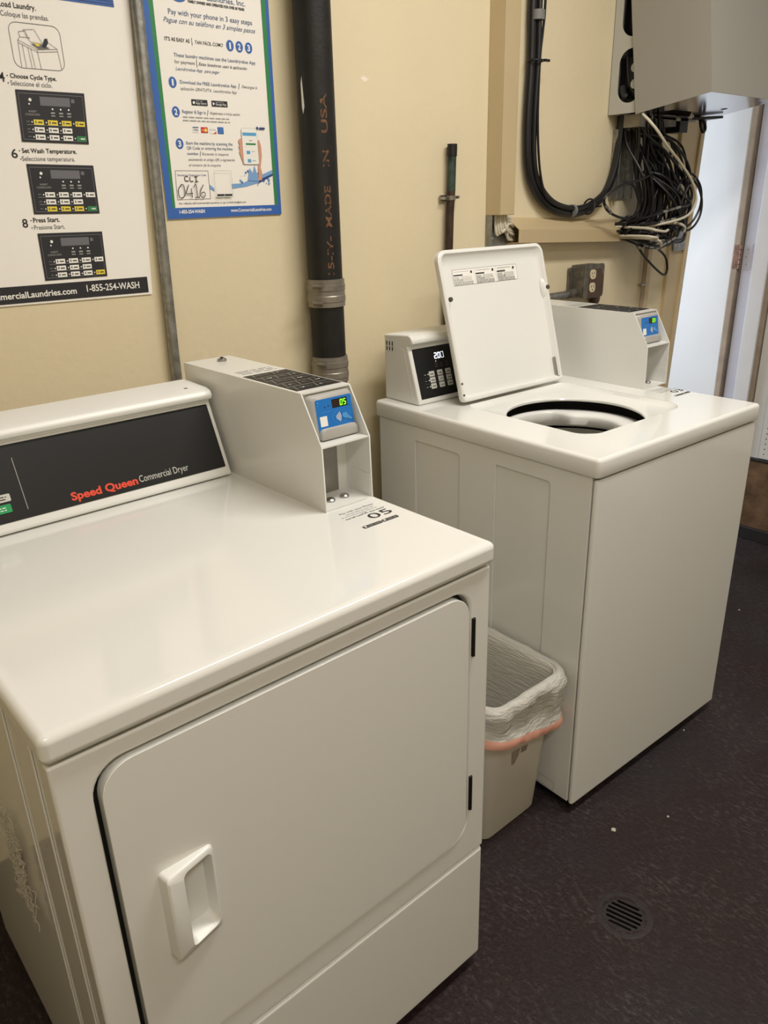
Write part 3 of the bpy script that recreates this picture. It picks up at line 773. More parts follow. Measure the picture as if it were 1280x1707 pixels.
po = thing('instruction_poster', (0, 0, 0), 'large white washing instruction poster with three black panel pictures, at left on the wall', 'poster')
poster_sheet('sheet', po, [(-.56, 1.2312), (-.0693, 1.2250), (-.0340, 1.82), (-.56, 1.82)])
pr = Print(wallfn, base=.0002)
pr.poly([(-.545, 1.2340), (-.0772, 1.2297), (-.0766, 1.2617), (-.545, 1.2655)], INK)
pr.text('www.CommercialLaundries.com', -.452, 1.2418, -.2311, .0115, WHITEINK, .02, y1=1.2408)
pr.text('1-855-254-WASH', -.2099, 1.2425, -.0965, .0130, WHITEINK, .015, y1=1.2403)
pr.build('footer_band', po)
pr = Print(wallfn, base=.0002)
for k in range(6): pr.rect(-.1742-.02*k if k < 4 else -.30, -.0695-.0001*k, 1.754+k*.0025, 1.754+(k+1)*.0025, BLUE if k % 2 == 0 else NAVY)
pr.rect(-.545, -.0697, 1.769, 1.812, BLUE); pr.build('header_band', po)
pr = Print(wallfn, base=.0002)
TX = [('Load Laundry.', -.2835, 1.7322, -.2191, .0085, INK, .012), ('Coloque las prendas.', -.2826, 1.7182, -.1988, .0080, INKG, 0), ('4', -.3055, 1.6146, -.2950, .0150, INK, .01),
      ('Choose Cycle Type.', -.2852, 1.6217, -.2022, .0072, INK, .015), ('Seleccione el ciclo.', -.2865, 1.6099, -.2123, .0076, INKG, 0), ('6', -.3081, 1.4900, -.2972, .0150, INK, .01),
      ('Set Wash Temperature.', -.2882, 1.4988, -.1861, .0078, INK, .015), ('Seleccione temperatura.', -.2904, 1.4852, -.1916, .0078, INKG, 0), ('8', -.3119, 1.3693, -.3018, .0150, INK, .01),
      ('Press Start.', -.2910, 1.3776, -.2408, .0082, INK, .015), ('Presione Start.', -.2916, 1.3645, -.2329, .0080, INKG, 0)]
for t, x0, z, x1, cap, m, bo in TX:
    q = Print(wallfn, base=.0002); q.text(t, x0, z, x1, cap, m, bo); q.build('text_line', po)
for x, z in ((-.2900, 1.6250), (-.2905, 1.6130), (-.2925, 1.5022), (-.2925, 1.4882), (-.2950, 1.3812), (-.2955, 1.3680)): q = Print(wallfn, base=.0002); q.poly(circ(x, z, .0011, 8), INK); q.build('bullet_point', po)
inst_panel('cycle_picture', po, [(-.2808, 1.6034), (-.1540, 1.6038), (-.1596, 1.5156), (-.2853, 1.5173)], {(0, 0), (0, 1), (0, 2), (0, 3)})
inst_panel('temperature_picture', po, [(-.2849, 1.4799), (-.1575, 1.4781), (-.1590, 1.3902), (-.2872, 1.3920)], {(2, 0), (2, 1), (2, 2)})
inst_panel('start_picture', po, [(-.2876, 1.3575), (-.1601, 1.3560), (-.1629, 1.2695), (-.2889, 1.2699)], {(2, 3)})
pr = Print(wallfn, base=.0002)     # framed drawing of a washer being loaded
pr.frame(-.2735, -.1820, 1.6385, 1.7110, .0009, INKG, .014)
def dl(*p, w=.0007, m=INKG):
    for a, c in zip(p[:-1], p[1:]): pr.line(a, c, w, m)
dl((-.2615, 1.6400), (-.2605, 1.6830), (-.2290, 1.6700), (-.1920, 1.6740), (-.1890, 1.6400))
dl((-.2605, 1.6830), (-.2560, 1.6880), (-.2380, 1.6880)); dl((-.2290, 1.6700), (-.2270, 1.6395)); dl((-.2080, 1.6840), (-.1920, 1.6740))
dl((-.2605, 1.6790), (-.2290, 1.6662), (-.1920, 1.6700)); dl((-.2560, 1.6880), (-.2570, 1.6960), (-.2450, 1.6985), (-.2410, 1.6850))
dl((-.2540, 1.6770), (-.2530, 1.6400)); dl((-.2450, 1.6735), (-.2430, 1.6400)); dl((-.2400, 1.6715), (-.2375, 1.6400))
dl((-.2480, 1.7000), (-.2290, 1.7020), (-.2170, 1.6800), (-.2390, 1.6815), (-.2480, 1.7000))
pr.poly([(-.2390, 1.6790), (-.2180, 1.6790), (-.2050, 1.6740), (-.2260, 1.6720)], INKG); pr.poly([(-.2330, 1.6800), (-.2250, 1.6805), (-.2230, 1.6760), (-.2290, 1.6755)], YELLOW)
pr.poly([(-.2170, 1.6800), (-.2130, 1.6885), (-.2080, 1.6895), (-.2070, 1.6830), (-.2130, 1.6740), (-.2200, 1.6750)], INK)
pr.build('loading_picture', po)

pp = thing('payment_poster', (0, 0, 0), 'phone payment poster with blue and green border, between the steel conduit and black pipe', 'poster')
poster_sheet('sheet', pp, [(-.0114, 1.3739), (.2808, 1.3764), (.2850, 1.835), (-.0120, 1.832)])
pr = Print(wallfn, base=.0002)
OUT = [(-.0112, 1.3742), (.2806, 1.3766), (.2848, 1.8348), (-.0118, 1.8318)]
MID = [(.0022, 1.3962), (.2718, 1.3972), (.2766, 1.8280), (.0024, 1.8260)]
INN = [(.0087, 1.3970), (.2634, 1.3979), (.2655, 1.8220), (.0128, 1.8200)]
for i in range(4):
    j = (i+1) % 4
    pr.poly([OUT[i], OUT[j], MID[j], MID[i]], BLUE)
    if i: pr.poly([MID[i], MID[j], INN[j], INN[i]], GREEN)
pr.text('1-855-254-WASH', .0171, 1.3850, .0783, .0068, WHITEINK, .03); pr.text('www.CommercialLaundries.com', .1438, 1.3850, .2529, .0068, WHITEINK, .02)
pr.build('border', pp)
pr = Print(wallfn, base=.0002)
L2 = [('Laundries, Inc.', .1340, 1.7890, .2255, .0100, DKTEAL, 0, 0), ('FAMILY OWNED AND OPERATED FOR OVER 50 YEARS', .0897, 1.7806, .2221, .0048, INK, .035, 0),
      ('Pay with your phone in 3 easy steps', .0431, 1.7562, .2390, .0092, DKTEAL, 0, 0), ('Pague con su tel\u00e9fono en 3 simples pasos', .0306, 1.7417, .2456, .0085, DKTEAL, 0, .35),
      ("IT'S AS EASY AS", .0288, 1.7092, .0842, .0066, INK, .01, 0), ('TAN F\u00c1CIL COMO', .0965, 1.7088, .1620, .0062, INK, .005, .3),
      ('These laundry machines use the Laundryvalue App', .0450, 1.6822, .2392, .0066, DKTEAL, 0, 0), ('for payment', .0450, 1.6703, .0915, .0062, INKG, 0, 0),
      ('Estas lavadoras usan la aplicaci\u00f3n', .0996, 1.6703, .2171, .0056, INKG, .01, .35), ('Laundryvalue App  para pagar', .0460, 1.6580, .1484, .0058, DKTEAL, 0, .35),
      ('Download the FREE Laundryvalue App', .0525, 1.6342, .1859, .0062, DKTEAL, 0, 0), ('Descargue la', .1998, 1.6350, .2393, .0054, INKG, 0, .35),
      ('aplicaci\u00f3n GRATUITA  Laundryvalue App', .0517, 1.6226, .1863, .0056, INKG, 0, .35), ('Register & Sign in', .0502, 1.5796, .1051, .0062, DKTEAL, 0, 0), ('Registrese e inicie sesi\u00f3n', .1152, 1.5802, .1896, .0050, INKG, 0, .35),
      ('Start the machine by scanning the', .0508, 1.5203, .1638, .0062, DKTEAL, 0, 0), ('QR Code or entering the machine', .0515, 1.5110, .1626, .0058, DKTEAL, 0, 0), ('number', .0513, 1.5003, .0780, .0056, DKTEAL, 0, 0), ('Encienda la maquina', .0860, 1.5003, .1514, .0050, INKG, 0, .35),
      ('escaneando el c\u00f3digo QR o ingresando', .0525, 1.4892, .1665, .0050, INKG, 0, .35), ('el n\u00famero de la maquina', .0523, 1.4783, .1290, .0050, INKG, 0, .35),
      ('For refunds call Commercial Laundries or go to Refunds@cli.com', .0190, 1.4033, .1858, .0036, INKG, .01, 0)]
for t, x0, z, x1, cap, m, bo, shr in L2:
    q = Print(wallfn, base=.0002); q.text(t, x0, z, x1, cap, m, bo, shr); q.build('text_line', pp)
for a, c, z in ((.0504, .1611, 1.5712), (.0495, .1626, 1.5648)):
    q = Print(wallfn, base=.0002); q.greek(a, c, z, .0036, INKL); q.build('text_line', pp)
for x0, z0, x1, z1 in ((.0895, 1.7055, .0895, 1.7185), (.0955, 1.6660, .0955, 1.6790), (.1915, 1.6320, .1945, 1.6430), (.1085, 1.5770, .1115, 1.5880), (.0810, 1.4980, .0835, 1.5080)):
    q = Print(wallfn, base=.0002); q.line((x0, z0), (x1, z1), .0011, INK); q.build('divider_stroke', pp)
for x, z, n, r_ in ((.1793, 1.7129, '1', .0105), (.2020, 1.7127, '2', .0105), (.2254, 1.7125, '3', .0105), (.0355, 1.6352, '1', .0102), (.0354, 1.5813, '2', .0102), (.0358, 1.5215, '3', .0102)):
    q = Print(wallfn, base=.0002)
    q.poly(circ(x, z, r_*.86, 24, r_), BLUE); q.text(n, x-(.0018 if n == '1' else .0035), z-.0058, x+(.0022 if n == '1' else .0035), .0116, WHITEINK, .03)
    q.build('number_badge', pp)
q = Print(wallfn, base=.0002); q.poly(circ(.0690, 1.7930, .020, 28, .014), BLUE); q.build('logo_disc', pp)
for x0, x1, t in ((.0737, .1116, 'App Store'), (.1213, .1601, 'Google Play')):
    pr = Print(wallfn, base=.0002)
    pr.rect(x0, x1, 1.5952, 1.6066, INK, .0012); pr.text(t, x0+.010, 1.5978, x1-.003, .0042, WHITEINK); pr.greek(x0+.010, x1-.010, 1.6033, .0018, INKL)
    if x0 > .1: pr.poly([(x0+.003, 1.5972), (x0+.003, 1.6040), (x0+.008, 1.6006)], WHITEINK)
    else: pr.poly(circ(x0+.0055, 1.6005, .0028, 12), WHITEINK)
    pr.build('store_badge', pp)
pr = Print(wallfn, base=.0002); pr.rect(.0703, .0841, 1.5436, 1.5540, WHITEINK); pr.rect(.0703, .0841, 1.5525, 1.5545, NAVY); pr.text('VISA', .0714, 1.5465, .0832, .0046, NAVY, .02); pr.build('card_mark', pp)
pr = Print(wallfn, base=.0002); pr.rect(.0896, .1058, 1.5436, 1.5546, CARDRED); pr.poly(circ(.0945, 1.5490, .0036, 16), REDINK); pr.poly(circ(.1005, 1.5490, .0036, 16), YELLOW); pr.text('MasterCard', .0910, 1.5480, .1044, .0020, WHITEINK); pr.build('card_mark', pp)
pr = Print(wallfn, base=.0002); pr.rect(.1105, .1262, 1.5427, 1.5531, WHITEINK); pr.text('DISCOVER', .1112, 1.5490, .1250, .0022, INK); pr.poly([(.1180, 1.5427), (.1262, 1.5427), (.1262, 1.5475)], REDINK); pr.build('card_mark', pp)
pr = Print(wallfn, base=.0002); pr.rect(.1301, .1445, 1.5428, 1.5560, BLUE); pr.text('AM', .1340, 1.5500, .1420, .0036, CYAN); pr.text('EX', .1340, 1.5448, .1420, .0036, CYAN); pr.build('card_mark', pp)
pr = Print(wallfn, base=.0002)   # code box with handwriting
pr.outline([(.0155, 1.4121), (.0966, 1.4129), (.0965, 1.4697), (.0178, 1.4698)], [(.0162, 1.4127), (.0959, 1.4135), (.0958, 1.4691), (.0185, 1.4692)], INK)
pr.text('Smartphone Registration Code', .0220, 1.4592, .0906, .0036, NAVY)
def hand(pts, w=.0017):
    pts = smooth_path([(x, z, 0) for x, z in pts], 4)
    for a, c in zip(pts[:-1], pts[1:]): pr.line((a.x, a.y), (c.x, c.y), w, INK)
hand([(.0465, 1.4575), (.0400, 1.4580), (.0380, 1.4535), (.0400, 1.4495), (.0470, 1.4495)]); hand([(.0510, 1.4580), (.0505, 1.4492), (.0580, 1.4490)], .0016)
hand([(.0610, 1.4578), (.0690, 1.4578)]); hand([(.0650, 1.4578), (.0652, 1.4480)]); hand([(.0612, 1.4478), (.0695, 1.4480)])
hand([(.0280, 1.4420), (.0205, 1.4330), (.0200, 1.4190), (.0270, 1.4160), (.0340, 1.4230), (.0330, 1.4400), (.0270, 1.4425)])
hand([(.0450, 1.4420), (.0375, 1.4270), (.0375, 1.4240), (.0530, 1.4245)]); hand([(.0500, 1.4350), (.0500, 1.4160)])
hand([(.0570, 1.4380), (.0620, 1.4425), (.0625, 1.4165)]); hand([(.0570, 1.4162), (.0680, 1.4165)])
hand([(.0800, 1.4420), (.0720, 1.4310), (.0700, 1.4200), (.0760, 1.4160), (.0815, 1.4210), (.0790, 1.4270), (.0715, 1.4240)])
pr.frame(.1078, .1514, 1.4155, 1.4698, .0006, INKL, .003); pr.rect(.1105, .1290, 1.4180, 1.4222, INK); pr.rect(.1300, .1490, 1.4180, 1.4222, INK)
pr.build('code_box', pp)
pr = Print(wallfn, base=.0002)   # hand with phone above a splash of water
pr.poly([(.1528, 1.4330), (.1900, 1.4370), (.2250, 1.4450), (.2634, 1.4640), (.2634, 1.4720), (.2400, 1.4640), (.2150, 1.4560), (.1800, 1.4440), (.1528, 1.4430)], WATER)
pr.poly([(.0966, 1.4330), (.1078, 1.4280), (.1078, 1.4340), (.0966, 1.4420)], WATER)
pr.poly([(.2200, 1.4420), (.2634, 1.4600), (.2634, 1.4640), (.2300, 1.4530)], NAVY)
random.seed(5)
for k in range(26):
    x = random.uniform(.175, .255); z = 1.440+random.uniform(0, .042)*(1-abs(x-.212)/.06); pr.poly(circ(x, z, random.uniform(.0008, .003), 8), WATER if k % 3 else BLUE)
pr.poly([(.1950, 1.4500), (.2020, 1.4760), (.2100, 1.4640), (.2150, 1.4810), (.2220, 1.4600), (.2240, 1.4480)], WATER)
pr.poly([(.2225, 1.4500), (.2325, 1.4500), (.2345, 1.4650), (.2320, 1.4760), (.2250, 1.4700)], SKIN)
pr.poly([(.2240, 1.4700), (.2310, 1.4750), (.2370, 1.5000), (.2370, 1.5200), (.2330, 1.5340), (.2290, 1.5320), (.2290, 1.5000)], SKIN)
for z in (1.5290, 1.5180, 1.5075): pr.poly(circ(.1845, z, .0055, 14, .0062), SKIN)
pr.poly([(.1800, 1.5050), (.1875, 1.5050), (.1905, 1.4850), (.1880, 1.4820)], SKIN)
pr.rect(.1880, .2285, 1.4830, 1.5565, WHITEINK, .004); pr.frame(.1880, .2285, 1.4830, 1.5565, .0005, INKL, .004)
pr.rect(.1905, .2260, 1.5410, 1.5475, CYAN); pr.rect(.1970, .2230, 1.5225, 1.5262, GREEN); pr.rect(.1975, .2065, 1.5040, 1.5110, CYAN, .001); pr.rect(.1985, .2075, 1.4870, 1.4940, CYAN, .001)
pr.greek(.2110, .2190, 1.5090, .0022, INKL); pr.greek(.2110, .2200, 1.4900, .0022, INKL); pr.greek(.2060, .2140, 1.5310, .0022, INKL)
pr.poly(circ(.2300, 1.5572, .0030, 12), NAVY); pr.rect(.2350, .2500, 1.5550, 1.5590, NAVY)
pr.build('phone_picture', pp)

# ------------------------------------------------------------------ pipes on the back wall
b = B().tube([(-.0435, -.0135, .60), (-.0420, -.0135, 1.1), (-.0260, -.0135, 1.80), (-.0140, -.0135, 2.749)], .0117, GALV, 16)
o = b.build('steel_conduit'); tagp(o, 'thin galvanised steel conduit running up the wall between the two posters', 'conduit')
PX, PY, PR_ = .3640, -.0520, .0420
dp = thing('drain_pipe', (PX, PY, 0), 'thick black cast iron drain pipe with steel band couplings on the wall', 'pipe')
B().lathe([(PR_, 0), (PR_, 2.749)], CASTIRON, 40).build('pipe', dp)
for z0 in (1.160, .972):
    b = B()
    h = .066
    b.lathe([(PR_, z0), (PR_+.004, z0+.001), (PR_+.004, z0+.012), (PR_+.0055, z0+.013), (PR_+.0055, z0+.026), (PR_+.0042, z0+.028), (PR_+.0042, z0+.038), (PR_+.0055, z0+.040), (PR_+.0055, z0+.053), (PR_+.004, z0+.054), (PR_+.004, z0+h-.001), (PR_, z0+h)], BAND, 40)
    cpl = b.build('coupling', dp, ang=30); cpl['label'] = 'grey steel band coupling'
    for dz in (.012, .052):
        a = math.radians(-150); k = B(); c = ((PR_+.010)*math.cos(a), (PR_+.010)*math.sin(a), z0+dz)
        k.tube([(c[0]-.012*math.sin(a), c[1]+.012*math.cos(a), c[2]), (c[0]+.012*math.sin(a), c[1]-.012*math.cos(a), c[2])], .0052, BAND, 8); k.build('clamp_screw', cpl)
def pipefn(x, y, h):
    a = math.radians(-96)-y/PR_; return ((PR_+h)*math.cos(a), (PR_+h)*math.sin(a), x)
for t_, a_, c_ in (('15-IV-', 1.237, 1.325), ('MADE', 1.345, 1.435), ('IN', 1.475, 1.510), ('USA', 1.545, 1.625)):
    pr = Print(pipefn); pr.text(t_, a_, 0, c_, .015, RUST, .02); o = pr.build('stamped_word', dp); o['label'] = 'rusty stencilled word ' + t_
pr = Print(pipefn); pr.poly([(1.60, .052), (1.66, .056), (1.645, .060), (1.60, .060), (1.585, .057)], WHITEINK); pr.build('paint_drip', dp)
cpp = thing('copper_pipe', (.838, -.02, 0), 'thin capped copper pipe stub with green patina, behind the washing machine', 'pipe')
B().tube([(-.034, 0, .0), (-.020, 0, .60), (-.012, 0, 1.10), (-.004, 0, 1.36), (.001, 0, 1.42)], .0115, COPPER, 16).build('pipe', cpp)
o = B().tube([(.001, 0, 1.42), (.004, 0, 1.52)], .0117, PATINA, 16).build('upper_length', cpp); o['label'] = 'green patinated upper length'
B().tube([(.0035, 0, 1.508), (.0045, 0, 1.538)], .0135, CASTIRON, 16).build('cap', cpp)
k = B(); k.box(-.030, .030, .012, .0155, 1.395, 1.410, STEEL); k.tube([(-.026, -.004, 1.402), (-.026, .013, 1.402)], .004, STEEL, 8); k.tube([(.028, -.004, 1.404), (.028, .013, 1.404)], .004, STEEL, 8)
k.lathe([(.0120, 1.397), (.0138, 1.397), (.0138, 1.408), (.0120, 1.408)], STEEL, 16, (0, 0, 0), False); k.build('pipe_clamp', cpp)
k = B().tube([(1.888, -.010, .60), (1.888, -.010, 1.30)], .0042, DOOREDGE, 8); k.box(1.872, 1.912, -.016, 0, 1.080, 1.086, STEEL)
o = k.build('thin_pipe'); tagp(o, 'thin brown vertical pipe on the wall below the tangled cables', 'pipe')

# ------------------------------------------------------------------ raceways
b = B().prism([(1.0055, 0), (1.015, -.050), (1.0775, -.050), (1.0800, 0)], 'z', 1.352, 2.749, RACEWAY)
b.box(1.078, 1.092, -.004, 0, 1.352, 2.749, RACEWAY)
o = b.build('vertical_raceway', bevel=.002); tagp(o, 'tall tan vertical cable raceway on the back wall', 'raceway')
b = B()
sl = -.0405
def RW(x, y, z): return (x, y, z+sl*(x-1.10))
A = [RW(1.100, y, z) for y, z in ((0, 1.3445), (-.052, 1.3105), (-.052, 1.2715), (0, 1.2680))]
Bq = [RW(1.700 if y else 1.695, y, z) for y, z in ((0, 1.3445), (-.052, 1.3105), (-.052, 1.2715), (0, 1.2680))]
for A_, m in ((1, RACEWAY),):
    inner = lambda P, d: [(p[0]+d, p[1]*.92 if p[1] else -.002, 0) for p in P]
b.loft([A, Bq], RACEWAY)
B_in = [RW(1.6995, y, z) for y, z in ((-.001, 1.342), (-.049, 1.3085), (-.049, 1.2735), (-.001, 1.2705))]
A_in = [RW(1.1005, y, z) for y, z in ((-.001, 1.342), (-.049, 1.3085), (-.049, 1.2735), (-.001, 1.2705))]
b.loft([Bq, B_in, A_in, A], RACEWAY)
o = b.build('horizontal_raceway', bevel=.0008); tagp(o, 'short tan horizontal cable raceway above the washing machine', 'raceway')
k = B().box(1.006, 1.100, -.004, 0, 1.262, 1.352, GALV).box(1.006, 1.010, -.024, -.004, 1.27, 1.352, GALV); 
bolt(k, 1.035, -.004, 1.287, .006, STEEL, 'y', -1)
o = k.build('corner_bracket', bevel=.0008); tagp(o, 'grey metal corner bracket below the vertical raceway', 'bracket')
for i in range(8):
    x = 1.028+i*.0058; d = .010+.004*(i % 3)
    z1 = 1.275+(7-i)*.0078
    b = B().tube(smooth_path([(x, -d-.006, 1.395), (x, -d-.008, 1.355), (x+.006, -d-.012, 1.325-.004*(7-i)), (1.085, -d-.006, z1+.012), (1.112, -d-.002, z1+.004)]), .0042, CABLEWHT, 8)
    o = b.build('white_cable'); tagp(o, 'white cable bending from the vertical raceway into the horizontal one', 'cable', 'white cables at the raceway corner')

# ------------------------------------------------------------------ thick black cables in a U
U0 = [(1.1674, 1.908), (1.1704, 1.7625), (1.1651, 1.6087), (1.1731, 1.4967), (1.2038, 1.4303), (1.2733, 1.3779), (1.3688, 1.3545), (1.466, 1.3593), (1.5629, 1.3999), (1.6132, 1.4643), (1.6346, 1.5558), (1.6402, 1.650)]
def offs(pts, d):
    P = [Vector(p) for p in pts]; out = []
    for i, p in enumerate(P):
        t = (P[min(i+1, len(P)-1)]-P[max(i-1, 0)]).normalized(); out.append(p+Vector((-t.y, t.x))*d)
    return out
b = B().tube(smooth_path([(1.166, -.02, 2.749), (1.166, -.02, 2.2)]+[(p.x, -.020, p.y) for p in offs(U0, -.006)]), .0130, CABLEBLK, 12)
uc = b.build('thick_cable'); tagp(uc, 'thickest black cable of the U shaped loop right of the vertical raceway', 'cable')
b = B().tube(smooth_path([(1.180, -.030, 2.749), (1.182, -.030, 2.2)]+[(p.x, -.032, p.y) for p in offs(U0, .0095)]), .0085, CABLEBLK, 10)
o = b.build('thick_cable'); tagp(o, 'black cable on the inside of the U shaped loop', 'cable')
b = B().tube(smooth_path([(1.200, -.032, 2.749), (1.198, -.034, 2.2), (1.1965, -.036, 1.9092), (1.1915, -.036, 1.8365), (1.181, -.038, 1.7608), (1.178, -.042, 1.6081), (1.197, -.042, 1.4799), (1.232, -.042, 1.4044), (1.29, -.042, 1.375), (1.36, -.04, 1.366)]), .0036, CABLEBLK, 8)
o = b.build('thin_cable'); tagp(o, 'thin black cable strapped in front of the thick U shaped loop', 'cable')
TIES = [((1.172, 1.760), 0), ((1.481, 1.3655), 75)]
for i, ((x, z), a) in enumerate(TIES):
    a = math.radians(a); pts = [(x+.024*math.cos(t)*math.cos(a)+.0*math.sin(t), -.029+.022*math.sin(t), z+.024*math.cos(t)*math.sin(a)) for t in [2*PI*k/20 for k in range(21)]]
    k = B().tube(pts, .003, CABLEBLK, 6); k.box(x+.012, x+.034, -.055, -.047, z-.003, z+.003, CABLEBLK)
    o = k.build('zip_tie'); tagp(o, ('black zip tie round the straight part of the U shaped cables', 'black zip tie near the bottom right of the U shaped cables')[i], 'zip tie', 'zip ties on the cables')
for (x, z, ax, lb) in ((1.174, 1.872, 'v', 'grey tape band at the top of the U shaped cables'), (1.395, 1.3555, 'h', 'grey tape band at the bottom of the U shaped cables')):
    if ax == 'v': pts = [(x, -.028, z-.012), (x, -.028, z+.012)]
    else: pts = [(x-.006, -.026, z), (x+.006, -.026, z)]
    o = B().tube(pts, .0205 if ax == 'v' else .019, TAPE, 14).build('tape_band'); tagp(o, lb, 'tape')

# ------------------------------------------------------------------ wall cabinet with its cover knocked askew
cb = thing('wiring_cabinet', (1.592, 0, 1.641), 'grey metal wiring cabinet high on the wall with tilted cover and cables below', 'cabinet')
b = B()
H_ = .80; D2 = .150; W2 = .40
b.plate(rect(-D2, -.002, 0, H_), [rrect(-.116, -.030, .030, .182, .042, 8), rrect(-.116, -.030, .214, .366, .042, 8)], 0, .002, CABLIGHT, lambda a, c, t: (t, a, c))
b.box(0, W2, -.003, -.001, 0, H_, CABLIGHT); b.box(W2-.002, W2, -D2, -.003, 0, H_, CABLIGHT); b.box(0.002, W2-.002, -.060, -.003, 0, .002, CABLIGHT)
b.box(.002, W2-.002, -D2, -.003, H_-.002, H_, CABLIGHT); b.box(.002, .02, -D2, -D2+.002, 0, H_, CABLIGHT)
b.build('back_box', cb)
b = B()
for k in range(4): b.box(.03, .26, -.10, -.02, .05+.17*k, .16+.17*k, CABLEBLK)
b.build('terminal_block', cb)
for y, z in ((-.085, .128), (-.088, .082), (-.085, .30), (-.088, .255)):
    B().tube([(.004, y, z), (.028, y, z)], .014, CABLIGHT, 12).build('connector_plug', cb)
B().tube(smooth_path([(.012, -.05, .16), (.010, -.065, .09), (.014, -.09, .05), (.02, -.10, .02)]), .004, CABLEBLK, 8).build('loose_wire', cb)
B().tube(smooth_path([(.012, -.040, .08), (.010, -.050, .055), (.014, -.06, .05)]), .010, CABLEBLK, 8).build('loose_wire', cb)
# cover
cv = B(); cv.xf = Matrix.Translation((-.008, -.108, -.006)) @ Matrix.Rotation(math.radians(-8.5), 4, 'X')
cw_, cd_, ch_ = .437, .250, .72
cv.box(0, .002, -cd_, 0, 0, ch_, CABGREY); cv.box(cw_-.002, cw_, -cd_, 0, 0, ch_, CABGREY); cv.box(.002, cw_-.002, -cd_, -cd_+.002, 0, ch_, CABGREY); cv.box(.002, cw_-.002, -cd_+.002, 0, ch_-.002, ch_, CABGREY)
cv.plate(rect(.002, cw_-.002, -cd_+.002, 0), [circ(.330, -.125, .016, 20, .010), circ(.395, -.215, .007, 14, .004), [(.06, -.02), (.30, -.02), (.22, -.072), (.10, -.072)]], 0, .002, ALU)
o = cv.build('cover', cb, bevel=.0006); o['label'] = 'grey sheet metal cover, tilted, bright underside'
k = B(); k.xf = Matrix.Translation((-.008, -.108, -.006)) @ Matrix.Rotation(math.radians(-8.5), 4, 'X')
k.tube(smooth_path([(.32, -.03, -.003), (.345, -.035, -.006), (.362, -.04, -.02), (.362, -.042, -.042), (.348, -.042, -.05), (.338, -.04, -.03), (.343, -.036, -.012)]), .0055, CABLEBLK, 8)
k.prism([(.30, -.03), (.36, -.055), (.425, -.075), (.375, -.03)], 'z', -.012, -.004, CABLEBLK); o = k.build('cable_latch', cb); o['label'] = 'black plastic latch hanging under the cover'
b = B().box(.035, .105, -.10, -.03, -.040, 0, BAND).box(.06, .39, -.100, -.088, -.014, -.004, CABLIGHT).box(.11, .26, -.10, -.02, -.032, 0, BOXMETAL)
b.build('cable_fitting', cb, bevel=.002)
B().box(.285, .340, -.10, -.04, -.048, -.004, PANEL).build('plug_housing', cb, bevel=.002)
b = B()
b.box(1.630, 1.722, -.006, -.001, 1.385, 1.60, GALV); b.box(1.630, 1.636, -.035, -.006, 1.385, 1.60, GALV); b.box(1.716, 1.722, -.035, -.006, 1.385, 1.60, GALV); b.box(1.655, 1.660, -.02, -.006, 1.385, 1.60, GALV)
o = b.build('metal_channel', bevel=.0008); tagp(o, 'grey metal channel on the wall behind the tangled cables', 'channel')

# ------------------------------------------------------------------ tangle of cables below the cabinet
random.seed(42)
def conn(parent, p, q, name='connector', m=STEEL):
    p, q = Vector(p), Vector(q); d = (q-p)
    k = B(); k.tube([p, p+d*.3], .0055, m, 8); k.tube([p+d*.3, p+d*.36], .0040, CABLEBLK, 8); k.tube([p+d*.36, p+d*.64], .0062, m, 6); k.tube([p+d*.64, p+d*.7], .004, CABLEBLK, 8); k.tube([p+d*.7, q], .0055, m, 8)
    return k.build(name, parent)
for i in range(26):
    R_ = random.random; G_ = random.gauss
    x0 = 1.655+.115*R_(); y0 = -.045-.055*R_()
    far = (i/25)**1.4
    bx = 1.72+.19*far+.04*R_(); yb = -.05-.11*R_(); zm = 1.42+G_(0, .03); low = 1.235+.085*R_()
    zl = 1.262+.052*((i*7) % 26)/26
    pts = [(x0, y0, 1.640), (x0+.012*R_(), y0-.01, 1.59), (x0*.55+bx*.45+G_(0, .012), yb, 1.52+G_(0, .02)), (bx+G_(0, .012), yb-.01, zm), (bx+.02+G_(0, .012), yb+G_(0, .01), (zm+low)/2+.01),
           (bx-.02+G_(0, .018), yb+.005, low), (1.775+G_(0, .02), yb+.01, low*.5+zl*.5-.012), (1.735, -.030-.045*R_(), zl+G_(0, .006)), (1.70, -.012-.030*R_(), zl-.004), (1.66, -.012-.026*R_(), zl-.002)]
    P = smooth_path(pts, 7)
    o = B().tube(P, .0040, CABLEBLK, 7).build('black_cable'); tagp(o, 'black coaxial cable in the tangle below the grey wiring cabinet', 'cable', 'tangled cables below the cabinet')
    if i % 2 == 0: conn(o, P[-20], P[-10])
for i in range(5):       # slack loops hanging out to the right of the tangle
    R_ = random.random; cx, cz_ = 1.80+.035*i*R_(), 1.33+.05*R_(); r1, r2_ = .055+.035*R_(), .075+.045*R_(); yb = -.09-.02*i; p0 = 2.2+R_()
    pts = [(1.70+.02*i, -.07, 1.630), (1.715+.02*i, -.08, 1.56)]+[(cx+r1*math.cos(p0-k*.62), yb+.012*math.sin(k), cz_+r2_*math.sin(p0-k*.62)) for k in range(13)]
    o = B().tube(smooth_path(pts, 7), .0040, CABLEBLK, 7).build('black_cable'); tagp(o, 'black coaxial cable in the tangle below the grey wiring cabinet', 'cable', 'tangled cables below the cabinet')
